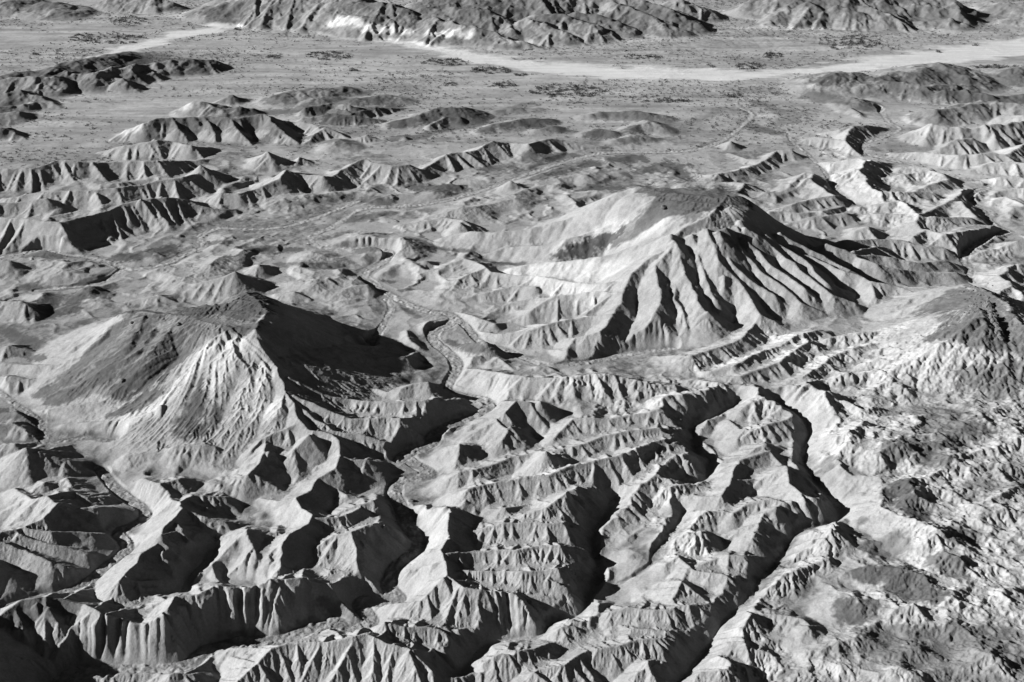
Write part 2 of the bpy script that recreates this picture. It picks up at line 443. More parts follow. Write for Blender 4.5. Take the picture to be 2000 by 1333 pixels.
H s|0,240,4 80,280,5 170,300,3
D s|-60,860,6 60,850,8 180,880,5 260,910,2
D s|-60,690,6 40,680,8 120,700,5 200,730,2
D s|20,1060,3 100,1050,6 200,1100,3
D s|-60,1130,8 60,1110,8 160,1160,5 230,1190,2
D s|-40,1250,5 80,1230,7 170,1260,3
G s|-60,200,3 0,140,5 60,60,9 140,30,14 250,40,12 380,80,8 450,130,2
G n|140,30,14 160,100,9 170,220,2
G s|170,230,5 240,205,8 350,220,3
G s|370,190,6 410,250,5 480,240,2
G s|80,240,6 170,300,10 260,280,13 310,325,14 230,410,13 100,460,12 -50,485,12
G n|310,325,14 420,350,10 600,340,8 700,430,1
G s|260,280,13 400,250,9 480,290,7 640,290,2
G n|320,340,13 450,430,7 600,470,1
G n|-50,490,13 120,460,12 280,480,11 500,490,7 620,510,1
G n|-60,520,14 20,540,12 120,580,10 250,650,7 350,780,1
G n|130,580,10 280,650,8 400,690,5 480,720,1
G n|100,490,12 300,560,8 470,600,5 590,640,1
G n|-60,640,13 50,700,8 130,800,2
G n|800,190,6 880,210,9 900,290,10 1000,310,12 1010,350,13 960,410,14 910,450,14 880,540,14 780,600,14 760,650,14 700,700,14 660,750,14 630,860,9 460,880,8 380,860,2
G s|880,210,9 1000,185,8 1080,200,2
G s|1000,310,12 1080,275,9 1250,290,6
G s|1000,330,13 1120,390,10 1250,420,7 1360,440,2
G s|960,410,14 1070,490,9 1180,550,3
G s|880,540,14 1030,560,9 1150,620,3
G s|880,540,14 960,600,10 1100,640,4 1160,670,1
G s|780,590,14 860,700,8 950,800,2
G s|700,720,14 800,780,9 900,850,4
G n|660,750,13 750,850,6 800,890,2
G s|1200,550,4 1300,500,9 1375,465,13 1440,500,9 1550,480,9
G n|1375,465,13 1360,560,12 1330,600,9 1180,660,4
G n|1650,300,9 1680,350,10 1740,385,12 1720,430,13 1610,490,14 1560,560,13 1540,650,11 1470,700,9 1410,765,6
G s|1740,400,12 1880,400,11 2000,350,11
G s|1610,490,14 1700,560,8 1770,540,3
G s|1540,650,11 1650,700,7 1740,720,4
G s|1760,730,5 1840,695,8 1880,700,7 1930,740,2
G s|790,920,4 860,870,9 970,840,16 1100,830,16 1200,780,17 1290,790,16 1370,780,16 1500,740,17 1600,740,16 1700,730,15 1760,760,13 1850,770,12 1990,730,12
G s|970,840,17 900,950,17 820,990,17 750,1000,17 650,980,17 560,930,17 460,880,17 350,855,18 210,845,21 120,855,21 0,940,18 -80,980,18
G n|900,950,17 1000,1050,9 1120,1140,1
G n|1510,750,17 1700,850,8 1860,940,1
G n|780,1000,17 770,1090,12 800,1150,8 900,1200,2
G n|350,860,18 480,960,12 560,1060,7 650,1220,1
G n|270,900,19 380,1060,9 440,1220,2
G n|200,880,20 230,1000,12 290,1180,4
G s|1240,1130,4 1400,1125,8 1510,1125,15 1430,1210,12 1370,1260,11 1300,1330,9
G s|1510,1125,15 1600,1100,15 1700,1090,15 1830,1090,16 1990,1065,17
G n|1510,1125,15 1650,1190,10 1850,1290,5
G s|520,1290,6 650,1265,7 850,1270,7 950,1262,10 1070,1265,9 1190,1310,2
G s|-330,900,30 -300,1050,34 -260,1200,32 -200,1400,30
I s|0,110,9 130,35,11 150,60,11 250,60,8
I n|310,280,10 370,180,10 380,130,10 410,80,10 580,25,10 660,120,6 740,130,2
I s|0,240,9 120,215,9 240,235,6
I s|60,290,8 180,280,8 310,280,10
I s|310,280,10 390,190,9 490,190,7 560,290,2
I s|500,180,6 600,145,11 680,140,12 690,210,11 780,280,12 820,290,12 900,290,9 1000,310,3
I n|820,290,12 870,340,8 970,440,1
I s|820,290,12 700,320,12 620,340,12 560,370,11 530,430,10 490,500,9
I s|380,380,8 450,330,9 590,290,11 680,320,10
I s|490,510,9 540,500,8 620,570,4 670,600,1
I s|70,440,5 160,370,7 320,365,7 440,410,6 460,470,2
I s|0,520,5 130,470,7 230,500,6
I s|150,690,5 300,630,7 370,610,9 520,620,8 640,680,1
I n|370,610,9 420,700,5 530,750,1
I s|0,660,5 70,630,6 160,700,7 200,710,7 430,730,8 490,830,1
I s|30,880,5 90,760,8 220,860,6 250,880,5
I s|0,910,7 130,890,9 250,880,8 350,950,2
I s|0,1050,9 60,1045,9 230,1070,2
I s|640,660,2 690,560,7 790,460,10 870,440,9 940,440,9 1000,480,7 1100,530,5 1200,550,3
I n|790,460,10 900,540,7 1020,560,4
I s|340,870,6 400,830,10 440,880,8 520,950,2
I s|200,1120,3 330,1000,9 430,930,10 500,1000,6
I s|330,1030,9 480,1130,5 600,1170,3
I s|500,950,5 680,950,6 770,970,6 840,1030,4 900,1060,1
I s|100,1280,4 260,1190,9 310,1200,9 400,1330,2
I s|890,60,8 1050,150,8 1200,190,6 1210,300,8 1190,350,9 1400,430,9 1530,480,9 1540,560,7 1420,630,2
I h|1020,720,5 1120,680,8 1330,690,9 1440,750,6 1530,860,1
I h|970,880,5 1020,850,8 1100,900,5 1220,950,1
I s|1250,240,5 1340,200,8 1400,290,5 1500,350,1
I s|1430,630,4 1540,590,9 1640,640,6 1740,740,2
I s|1400,430,8 1530,490,8 1650,490,3
I s|1250,950,2 1380,900,6 1460,980,3
I h|1450,110,4 1560,70,7 1680,140,3
I h|1240,80,4 1400,30,7
I s|500,800,4 700,700,6 900,640,6
I h|870,1160,3 1000,1090,6 1100,1070,6 1200,1120,3
I h|1230,1170,4 1400,1130,6 1500,1180,3
I h|1640,1190,3 1750,1160,5 1850,1220,3
I h|1200,1300,4 1300,1240,6 1400,1300,3
I h|1000,1250,3 1080,1180,4 1150,1220,2
"""
# washes: sheet half-width depth | x,y ...   (floor at the lie of the land)
WASHES = """
w 3.5 0.7|C380,540 C400,600 C500,630 C420,710 C300,800 C150,840 C0,850 B1550,845 B1400,870 B1200,930 B1000,1000 B800,1070 B600,1130 B350,1150 B150,1160 B60,1220 B0,1270 D1770,60 D1720,100 D1760,140 D1850,150 E143,150 E250,150 E340,170 E280,230 E200,270 E170,310 E210,340 E300,390 E400,450 E520,500 E640,510
w 3.8 1.2|E640,510 E690,530 E640,580 E550,610 E560,660 E640,720 E700,780 E680,840 E640,900 E640,940 E760,965 E880,990 E870,1040 E760,1090 E620,1140 E540,1190 E560,1230 E500,1260 E400,1290 E370,1330 H400,60 H440,100 H530,150 H560,170 H480,185 H360,200 H340,260 H350,300 H380,340 H395,420 H440,480 H475,540 H455,590 H400,640 H330,690 H300,770 H340,840 H370,862 H250,875 H150,870 H160,910 H240,1000 H100,1030 H0,980 G1850,1000 G1700,1030 G1560,1100 G1400,1090 G1250,1110 G1130,1150 G1060,1230 G960,1255 G700,1255 G500,1262 G380,1275 G330,1330
w 3 0.7|A2000,1120 A1700,1240 A1500,1280 A1240,1270 D1240,30 D1130,60 D1110,110 D1150,130 D1020,190 D930,240 D760,265 D690,260 D600,215 D480,195 D350,180 D260,160 D140,170 D-60,210
w 2.5 1.2|D690,260 D620,310 D540,350 D300,370 D200,380
w 2 0.7|D-40,930 D0,950 D60,1000 D200,1090 D240,1130 D220,1200 D280,1240 D480,1200 D620,1220
w 3 1.6|G560,140 G640,240 G720,300 G800,350 G815,400 G740,450 G640,480 G700,540 G715,580 G640,640 G560,700 G480,770 G370,820 G300,840 G230,850 G0,920
w 3 1.2|E1900,700 E1650,730 E1500,770 E1340,785 E1200,800 E1100,770 E980,710 E860,690 E800,650 E760,590 E700,540
w 3 0.8|C1190,600 C1240,680 C1330,720 C1200,770 C1100,800 C1090,850 C1200,880 C1400,920 C1560,980 C1700,1000 C1830,1030 C1720,1070 C1670,1110 C1750,1150 C1830,1180 C1790,1230 C1920,1290 F1920,50 F1730,120 F1650,200 F1700,260 F1690,300 F1720,340
w 1.5 0.8|C620,700 C680,730 C700,790 C790,850 C820,890 C900,960 C920,1040 C1040,1130
w 2 1.0|E200,700 E340,480 E300,430
v 0.6 0.5|F620,1010 F760,1080 F810,1140 F780,1220 I755,85 I820,190 I885,250 I960,340 I985,430 I780,480 I700,520 I650,640 I530,740 I480,850 I350,960 I285,1050 I200,1180 I100,1290 I60,1340
v 0.6 0.5|F400,1000 F300,1070 F135,1140 F170,1220 F155,1290 I260,80 I235,150 I215,215 I100,230
v 0.6 0.5|H1560,320 H1500,420 H1450,500 H1450,590 H1485,680 H1480,780 H1420,860 H1390,960 H1210,990 H1160,1080 H1000,1080 H860,1120 H780,1200 H690,1300
v 0.6 0.5|H1950,390 H1900,480 H1800,600 H1770,690 H1600,780
v 1.5 0|G1250,720 G1240,760 G1400,790
v 1.5 0|G1180,600 G1130,680 G1050,760 G1030,830
"""
# ground cover: strength | sheet x,y,height,radius_m ...      dark gravel
DARK = """
.95|D730,500,46,7.2 D900,510,49,11.6 D1150,490,51,13.0 D1400,500,54,13.0 D1370,400,53,11.6
.9|D1250,600,52,7.2 D1400,600,53,7.2
.85|D850,530,46,11.6 D750,680,32,11.6 D600,830,20,11.6 D450,930,12,8.7 D300,990,5,7.2
.9|D1050,560,46,11.6 D950,700,34,13.0 D850,850,22,11.6 D700,930,14,8.7
.8|D1120,610,46,5.8 D1000,760,32,7.2 D900,880,20,5.8
.8|D700,560,40,5.8 D500,750,20,7.2 D350,900,12,7.2 D230,960,6,5.8
.85|D860,960,12,7.2 D740,1030,8,7.2 D620,1080,5,4.3
.9|D1120,900,22,4.3 D1100,1000,12,7.2 D1060,1100,5,10.2 D1060,1180,2,10.2
.85|D1220,1060,10,5.8 D1180,1130,5,4.3
.95|C-100,1040,68,10.2 C0,1050,73,15.9 C150,1070,75,18.8 C300,1070,75,17.4 C390,1100,73,11.6
.7|C200,1150,66,13.0 C150,1200,60,8.7
.7|B1950,1050,70,8.7 B1800,1150,56,7.2 B1700,1250,46,8.7 E1600,60,38,7.2
.95|E1600,60,38,5.8 E1450,130,26,8.7 E1330,180,15,8.7 E1250,190,9,5.8
.8|E1700,60,42,4.3 E1580,120,32,5.8
.6|F330,40,64,11.6 F400,110,56,10.2 F520,150,45,7.2
.8|B1700,960,1,10 B1900,930,1,16 B1950,1000,1,12 C50,930,0,10 C130,920,0,6
.7|A-20,440,14,22 A300,400,15,30 A600,330,12,32 A850,330,12,28 A1150,350,10,20
.5|A80,520,10,10 A0,620,6,14 A0,720,6,10
.7|A1180,60,8,20 A1350,60,8,26 A1300,100,4,16
.7|A0,20,8,24 A300,20,10,20
.6|A900,680,15,12 A1100,690,14,14 A1350,700,14,12 A1480,690,14,10 A1560,740,10,8
.7|A1250,600,8,12 A1400,610,6,14 A1650,620,5,14
.8|A1560,530,5,10 A1700,500,7,14 A1950,490,6,16
.7|A1850,560,6,14 A1980,570,6,12
.7|A1750,620,7,12 A1950,640,7,16
.7|A1480,790,4,8 A1400,780,3,6
.7|A1900,790,5,9 A1700,770,3,5
.5|A1560,1150,0,7 A1900,1110,0,8
.5|A1240,940,0,6
.8|B50,500,4,14
.8|B0,560,5,12 B250,550,6,14
.8|B50,620,6,14 B350,600,5,12
.8|B0,670,5,12 B250,680,4,10
.85|B350,690,5,10 B500,660,8,14 B700,620,10,16 B820,640,5,10
.7|B450,770,0,8 B700,700,0,10 B850,690,2,9
.5|B950,620,2,10 B1100,580,1,9
.8|B850,720,3,10 B1000,690,5,14 B1200,670,4,12
.8|B1150,710,3,12 B1280,730,2,10
.85|B1450,740,5,12 B1560,740,4,10
.6|B1500,640,3,9 B1700,640,5,16 B1830,680,6,16
.7|B1650,780,3,10 B1800,780,2,8
.8|B330,770,2,8 B420,760,2,6
.8|B1680,720,6,14
.6|B850,940,1,8 B1000,935,1,6
.7|B1100,890,0,9 B1350,870,0,6
.85|B450,1040,0,12 B600,1050,0,14 B720,1050,0,10
.8|B1150,990,0,8 B1400,930,0,12 B1700,880,0,12
.7|B200,1060,0,6 B250,1040,0,7
.8|B0,1110,0,8 B80,1110,0,7
.8|B180,1120,0,8 B300,1130,0,10
.7|B100,1230,0,9 B300,1200,0,9
.7|B1480,1060,0,10 B1580,1055,0,8
.4|B560,790,0,7 B600,780,0,7
.7|C450,700,0,10 C600,740,0,8
.55|C500,570,1,8 C620,620,1,12 C760,640,1,14 C650,690,1,10
.6|C800,540,1,14 C950,560,2,14 C1080,580,5,12
.75|C880,450,12,14 C1000,430,17,20 C1200,440,14,20 C1400,430,16,22 C1560,390,20,22 C1700,450,9,18
.6|C1300,500,8,16 C1450,510,8,12
.7|C1560,530,8,14 C1800,530,7,18 C2010,540,8,20
.7|C1700,590,8,12 C1620,590,6,8
.6|C1850,440,6,18 C2000,410,10,24
.6|C1820,610,12,8 C1780,650,8,8
.55|C0,60,25,30 C150,100,14,24
.5|C650,40,18,16 C900,40,24,24 C1100,60,20,26 C1300,70,14,22 C1500,110,10,24 C1700,80,12,24 C1900,50,12,30
.55|B200,30,36,30 B700,60,32,40 B1100,60,30,40 B1400,100,22,36 B1700,80,26,40 B1950,140,12,30
.6|B850,170,14,12 B1080,190,14,14
.35|C0,720,0,14 C300,620,0,9
.7|C1160,830,0,8
.9|D650,200,0,7 D780,190,0,10 D950,150,0,9
.8|D180,190,0,6 D330,200,0,7
.7|D440,240,0,5
.8|D1180,120,0,4 D1270,120,0,5
.8|D1330,150,0,4 D1500,160,0,8 D1650,160,0,6
.7|D1560,240,0,4 D1700,250,0,5 D1900,260,0,6
.7|D150,360,0,6 D350,380,0,6 D500,350,0,4
.85|D300,420,0,8 D250,520,0,8 D400,480,0,12 D450,400,0,10 D560,400,0,9 D620,370,0,6
.8|D480,560,0,7
.6|D0,600,0,6 D100,640,0,6 D200,700,0,7
.8|D150,755,3,4 D250,765,4,4
.6|D1850,90,0,6 D1780,100,0,5 D1950,60,0,6
.8|D-20,1080,3,10 D120,1090,3,10 D200,1110,2,7
.7|E150,170,0,7 E250,150,0,5
.8|E480,150,0,4 E580,150,0,4 E700,165,0,3 E900,225,0,4 E1050,240,0,4
.8|E330,340,0,4 E280,330,0,3
.8|E380,385,0,4 E430,380,0,3
.6|E400,490,0,4 E480,530,0,4
.85|E650,670,0,5 E750,690,2,6 E820,720,2,4
.5|E900,700,0,3 E1000,730,0,3 E1100,760,0,3
.7|E330,890,2,5 E420,880,3,4
.85|F1450,500,14,8 F1550,460,22,9 F1650,430,30,10 F1800,430,34,12 F1850,550,34,12 F1700,560,28,12 F1600,600,18,9 F1500,640,12,6
.8|F1900,650,26,12 F2000,700,24,12
.7|F1700,880,2,10 F1850,930,2,14 F1980,870,2,14
.7|F1400,1060,1,8 F1550,1070,2,10 F1500,1150,2,11 F1650,1150,1,10
.8|F1400,1250,4,11 F1300,1300,3,10 F1550,1230,3,10 F1750,1150,2,8
.8|I1280,60,3,9 I1400,40,5,9 I1550,100,4,7
.95|I1270,280,4,7 I1330,220,5,6 I1350,340,2,8 I1420,400,1,6
.7|I1600,520,3,7 I1700,530,1,5
.6|I1150,580,2,7 I1300,590,2,8 I1200,640,2,5
.9|I1080,720,5,5 I1200,740,5,8 I1300,720,6,8 I1400,800,4,9 I1250,820,2,7 I1500,850,1,5
.85|I1000,900,4,5 I1060,950,2,7 I1150,900,3,5
.75|I1560,620,6,5 I1620,700,4,6 I1500,650,4,5
.7|I1100,1050,4,6 I1300,1080,2,9 I1450,1060,2,6 I1150,1130,2,7 I1350,1170,3,9 I1600,1100,2,8 I1750,1090,2,8 I1900,1100,2,8
.5|I1250,1200,2,8 I1500,1230,2,9 I1750,1200,3,10 I1950,1200,2,12
.5|I900,1160,3,5 I1000,1170,2,5
.5|I820,780,3,3 I780,830,3,3
.6|I1100,430,2,3
.75|G200,880,19,5 G300,900,18,6 G120,930,15,6 G30,980,13,6 G400,900,15,4
.6|G520,110,0,3 G480,130,0,3
.6|G550,210,0,3 G640,170,0,3
.6|G1180,210,0,2 G1280,265,1,3
.6|G1800,900,0,3 H50,930,0,6 H150,960,0,5 H50,1010,0,4
.6|G1300,1100,0,2 G1000,1252,0,2 G1750,1010,0,3
"""
PALE = """
.6|D1300,700,40,8 D1200,900,26,7 D1150,980,20,4
.6|D1450,850,34,8 D1350,1050,18,9 D1500,1050,18,9
.5|D1150,720,40,5 D1000,900,22,5 D900,1020,14,5 D700,1110,9,6
.9|A1850,130,8,10 B50,110,8,10 B200,160,8,10 B420,180,8,10
.9|B560,190,8,10 B760,200,8,9
.6|B950,240,6,8 B1100,240,6,6
.6|A700,740,8,7 A780,700,12,7
.6|A1040,600,8,8
.6|C820,480,8,6
.25|C850,750,5,24 C1050,800,8,28 C1100,1000,8,34 C1300,1100,8,34 C1600,1050,8,34 C1500,900,8,28
.3|C1500,700,12,24 C1900,650,12,30 C1900,850,8,36 C1900,1100,5,36
.55|E1800,0,52,14 E1700,60,46,12 E1500,60,36,10 E1300,150,20,8
.5|E1600,260,34,8 E1300,260,16,10 E1000,280,12,10 E1400,420,18,10
"""
CRUST = """
.9|F600,600,10,10 F800,650,9,10 F1100,650,7,12 F1300,620,7,10
.9|F200,780,8,8 F500,720,8,10 F900,780,6,12 F1200,720,6,12 F1500,700,5,9
.9|F850,870,5,10 F1100,850,5,14 F1350,850,5,14 F1050,1000,5,12 F1200,950,3,10
.8|F1000,1150,5,12 F1200,1150,3,12 F950,1280,4,9
.9|I700,700,4,10 I850,600,4,9 I550,850,4,8 I900,500,6,7 I600,780,4,8
.9|I100,500,6,10 I200,590,5,8 I50,600,5,8 I0,450,5,6 I200,400,6,6
.8|I1600,270,3,14 I1800,350,3,16 I1500,250,3,9
.8|I450,1050,4,9 I600,1150,3,12 I400,1250,4,9 I900,1250,2,12 I700,1300,2,10
.8|E1350,900,4,10 E1550,930,4,12 E1750,930,3,10 E1900,940,4,8 E1500,1020,5,8 E1800,1000,6,6
.8|E1270,960,6,6
.7|F0,870,3,6 F550,1020,6,6 F480,1150,5,5 F520,1220,6,4
.8|H1600,70,13,3 H1800,30,12,3 H1900,280,8,6 H1750,330,7,4 H1950,560,6,8
.6|H1000,200,11,2.5 H1200,165,12,2.5 H1400,100,13,2.5
.7|C1100,1150,7,14 C1300,1200,8,16 C1500,1250,7,16 C1000,950,8,14 C1450,1000,8,16 C900,800,8,12
.7|F1800,100,6,14 F1900,250,6,14 F1600,80,10,9 F1450,100,8,9
"""

# ------------------------------------------------------------------ ground grid: rings and bearings (finer near, coarser far, square cells)
RHO0, RHO1 = 350.0, 2650.0
TH0, TH1 = -0.66, 0.66

class Grid:
    def __init__(g, d):
        g.d = d
        g.nt = int((TH1 - TH0) / d) + 1
        g.nr = int(math.log(RHO1 / RHO0) / d) + 1
        g.u = (math.log(RHO0) + d * np.arange(g.nr)).astype(np.float32)
        g.v = (TH0 + d * np.arange(g.nt)).astype(np.float32)
        g.rho = np.exp(g.u)
        g.X = (g.rho[:, None] * np.sin(g.v)[None, :]).astype(np.float32)
        g.Y = (g.rho[:, None] * np.cos(g.v)[None, :]).astype(np.float32)
        g.cell = (g.rho * d).astype(np.float32)

    def window(g, xs, ys, R):
        r = np.hypot(xs, ys); th = np.arctan2(xs, ys)
        rmin = max(r.min() - R, RHO0); rmax = r.max() + R
        a = math.asin(min(0.99, R / max(r.min(), R * 1.02)))
        i0 = int((math.log(rmin) - g.u[0]) / g.d); i1 = int((math.log(rmax) - g.u[0]) / g.d) + 2
        j0 = int((th.min() - a - TH0) / g.d); j1 = int((th.max() + a - TH0) / g.d) + 2
        i0 = max(i0, 0); j0 = max(j0, 0); i1 = min(i1, g.nr); j1 = min(j1, g.nt)
        if i0 >= i1 or j0 >= j1:
            return None
        return slice(i0, i1), slice(j0, j1)

def seg_t_d(g, w, p, q):
    X = g.X[w] - p[0]; Y = g.Y[w] - p[1]
    dx, dy = q[0] - p[0], q[1] - p[1]
    L2 = dx * dx + dy * dy + 1e-6
    t = np.clip((X * dx + Y * dy) / L2, 0, 1)
    return t, np.hypot(X - t * dx, Y - t * dy)

# smooth value noise in world metres
_tab = rng.random((256, 256)).astype(np.float32)
def vnoise(x, y):
    xi = np.floor(x); yi = np.floor(y)
    fx = x - xi; fy = y - yi
    fx = fx * fx * (3 - 2 * fx); fy = fy * fy * (3 - 2 * fy)
    a = xi.astype(np.int32) & 255; b = yi.astype(np.int32) & 255
    a1 = (a + 1) & 255; b1 = (b + 1) & 255
    return ((_tab[a, b] * (1 - fx) + _tab[a1, b] * fx) * (1 - fy) + (_tab[a, b1] * (1 - fx) + _tab[a1, b1] * fx) * fy) * 2 - 1

def fbm(x, y, scale, octaves, gain=0.5, seed=0.0):
    s = np.zeros_like(x); a = 1.0; n = 0.0
    x = x / scale + seed * 17.3; y = y / scale + seed * 31.7
    for k in range(octaves):
        s += a * vnoise(x, y); n += a
        x, y = x * 1.62 + y * 1.22 + 5.1, y * 1.62 - x * 1.22 + 9.7
        a *= gain
    return s / n

# ------------------------------------------------------------------ parse the survey
def rough_line(P, amp):
    """insert jittered points so that crests are not straight rulers; P rows: x, y, z, base"""
    out = [P[0]]
    for a, b in zip(P[:-1], P[1:]):
        L = math.hypot(b[0] - a[0], b[1] - a[1])
        n = max(1, min(8, int(L / 7.0)))
        nx, ny = (-(b[1] - a[1]) / (L + 1e-6), (b[0] - a[0]) / (L + 1e-6))
        for k in range(1, n):
            t = k / n
            j = random.uniform(-1, 1) * amp * min(1.0, L / 20)
            jz = random.uniform(-1, 1) * 0.35 * amp * min(1.0, L / 20)
            out.append((a[0] + (b[0] - a[0]) * t + nx * j, a[1] + (b[1] - a[1]) * t + ny * j,
                        a[2] + (b[2] - a[2]) * t + jz, a[3] + (b[3] - a[3]) * t))
        out.append(b)
    return out

KIND = {  # flank slope, crest rounding, spur spacing factor (0 = none), spur fall, jitter
    's': (0.66, 0.4, 1.0, 0.50, 1.1),
    'n': (0.68, 0.4, 0.0, 0.5, 0.9),
    'm': (0.61, 0.6, 0.0, 0.5, 1.6),
    'b': (0.42, 1.0, 0.0, 0.5, 1.0),
    'q': (0.34, 1.5, 0.0, 0.5, 1.0),
    'r': (0.42, 6.0, 1.3, 0.36, 1.5),
    'h': (0.50, 3.0, 0.9, 0.42, 1.5),
    'c': (0.90, 14.0, 0.0, 0.5, 0.5),
}
segs = []      # p, q, z0, z1, slope, round, R
def add_line(P, slope, rnd):
    for a, b in zip(P[:-1], P[1:]):
        rel = max(a[2] - a[3], b[2] - b[3])
        segs.append((a, b, slope, rnd, max(6.0, (rel + 5.0) / slope + rnd * 1.5)))

for line in RIDGES.strip().splitlines():
    head, body = line.split('|')
    sheet, kind = head.split()
    slope, rnd, sf, fall, jit = KIND[kind]
    P = []
    for t in body.split():
        x_, y_, r_ = map(float, t.split(','))
        if sheet in 'GHI' or (sheet == 'E' and y_ > 800) or (sheet == 'F' and y_ > 700): r_ *= 1.22
        if sheet == 'I' and x_ > 950: r_ *= 0.62
        P.append(place(sheet, x_, y_, r_))
    far = math.hypot(P[0][0], P[0][1]) / 700.0
    near_ = math.hypot(P[0][0], P[0][1]) < 800 and kind == 's'
    if near_: jit *= 0.7; sf = 0.60; fall = 0.53; slope = 0.68
    if far > 2.1: slope *= 0.72; rnd += 1.0; fall *= 0.8
    if kind == 'm' and sheet == 'F':
        fq = random.uniform(0.86, 1.0)
        P = P[:1] + [(p[0], p[1], p[3] + (p[2] - p[3]) * fq, p[3]) for p in P[1:]]
    P = rough_line(P, jit * max(1.0, far * 0.8))
    add_line(P, slope, rnd)
    if sf > 0:
        acc = random.uniform(0, 4)
        for a, b in zip(P[:-1], P[1:]):
            L = math.hypot(b[0] - a[0], b[1] - a[1])
            pos = 0.0
            while True:
                rel = max(2.0, a[2] - a[3])
                step = max(4.0, sf * rel) * random.choice((0.55, 0.8, 1.0, 1.3, 1.7) if near_ else (0.45, 0.7, 1.0, 1.3, 1.9)) * random.uniform(0.85, 1.15)
                if acc + (L - pos) < step:
                    acc += L - pos
                    break
                pos += step - acc; acc = 0.0
                if L < 1e-3: break
                t = min(1.0, pos / L)
                x = a[0] + (b[0] - a[0]) * t; y = a[1] + (b[1] - a[1]) * t
                z = a[2] + (b[2] - a[2]) * t; base = a[3] + (b[3] - a[3]) * t
                rel = z - base
                if rel < 2.5: continue
                dx, dy = (b[0] - a[0]) / L, (b[1] - a[1]) / L
                for side in (-1, 1):
                    if random.random() < 0.12: continue
                    ang = math.radians(side * 90 + random.gauss(0, 14))
                    if z != 0:   # spurs lean down the fall of the crest
                        ang -= side * math.radians(25) * max(-1, min(1, (a[2] - b[2]) / (L * 0.4 + 1e-6)))
                    ex = dx * math.cos(ang) - dy * math.sin(ang); ey = dx * math.sin(ang) + dy * math.cos(ang)
                    f = fall * random.uniform(0.86, 1.2)
                    Ls = rel / f * random.uniform(0.75, 1.0)
                    Q = []
                    n = 4
                    bend = random.gauss(0, 0.10)
                    for k in range(n + 1):
                        s = k / n
                        Q.append((x + ex * Ls * s - ey * Ls * bend * s * s, y + ey * Ls * s + ex * Ls * bend * s * s,
                                  z - 0.05 - f * Ls * (s ** 1.12), base))
                    sl = slope * (random.uniform(1.0, 1.2) if near_ else random.uniform(1.1, 1.35))
                    add_line(Q, sl, 0.9 if near_ else 0.3)
                    if rel > 7 and random.random() < 0.45:      # the spur forks towards its foot
                        kf = Q[2]; sg = random.choice((-1, 1)) * random.uniform(0.45, 0.8)
                        fx = ex * math.cos(sg) - ey * math.sin(sg); fy = ex * math.sin(sg) + ey * math.cos(sg)
                        Lf = max(2.0, (kf[2] - base) / (f * 1.15))
                        add_line([kf, (kf[0] + fx * Lf * .5, kf[1] + fy * Lf * .5, kf[2] - f * 1.1 * Lf * .5, base),
                                  (kf[0] + fx * Lf, kf[1] + fy * Lf, kf[2] - f * 1.15 * Lf, base)], sl, 0.25)

def build_height(g):
    U = np.repeat(g.u[:, None], g.nt, 1); V = np.repeat(g.v[None, :], g.nr, 0)
    # lie of the land on a coarse grid, then interpolated
    B = land_grid(g)
    env = B - 12.0
    for a, b, slope, rnd, R in segs:
        w = g.window(np.array([a[0], b[0]]), np.array([a[1], b[1]]), R)
        if w is None: continue
        t, d = seg_t_d(g, w, a, b)
        val = a[2] + (b[2] - a[2]) * t - slope * (np.sqrt(d * d + rnd * rnd) - rnd)
        np.maximum(env[w], val, out=env[w])
    return B, env

def land_grid(g):
    ci = max(1, int(0.01 / g.d))
    ui = g.u[::ci]; vi = g.v[::ci]
    if ui[-1] < g.u[-1]: ui = np.append(ui, g.u[-1])
    if vi[-1] < g.v[-1]: vi = np.append(vi, g.v[-1])
    C = land(*[a.astype(np.float32) for a in np.meshgrid(ui, vi, indexing='ij')])
    T = np.empty((len(ui), g.nt), np.float32)
    for k in range(len(ui)): T[k] = np.interp(g.v, vi, C[k])
    out = np.empty((g.nr, g.nt), np.float32)
    k = np.clip(np.searchsorted(ui, g.u) - 1, 0, len(ui) - 2)
    f = ((g.u - ui[k]) / (ui[k + 1] - ui[k]))[:, None]
    out[:] = T[k] * (1 - f) + T[k + 1] * f
    return out

def parse_wash():
    out = []
    for line in WASHES.strip().splitlines():
        head, body = line.split('|')
        kind, hw, dep = head.split()
        P = []
        for t in body.split():
            x, y = map(float, t[1:].split(','))
            P.append(place(t[0], x, y, 0.0))
        if kind == 'v':      # wander between the survey points
            Q = [P[0]]
            for a, b in zip(P[:-1], P[1:]):
                L_ = math.hypot(b[0] - a[0], b[1] - a[1]); n_ = max(1, int(L_ / 14))
                for k_ in range(1, n_):
                    j_ = random.choice((-1, 1)) * random.uniform(1.5, 4.5)
                    Q.append(tuple(a[c_] + (b[c_] - a[c_]) * k_ / n_ + (j_ * (-(b[1] - a[1]) / L_ if c_ == 0 else (b[0] - a[0]) / L_) if c_ < 2 else 0) for c_ in range(4)))
                Q.append(b)
            P = Q
        # round the corners (Chaikin)
        for _ in range(2):
            Q = [P[0]]
            for a, b in zip(P[:-1], P[1:]):
                Q.append(tuple(0.75 * i + 0.25 * j for i, j in zip(a, b)))
                Q.append(tuple(0.25 * i + 0.75 * j for i, j in zip(a, b)))
            Q.append(P[-1]); P = Q
        out.append((kind, float(hw), float(dep), P))
    return out
WASH = parse_wash()

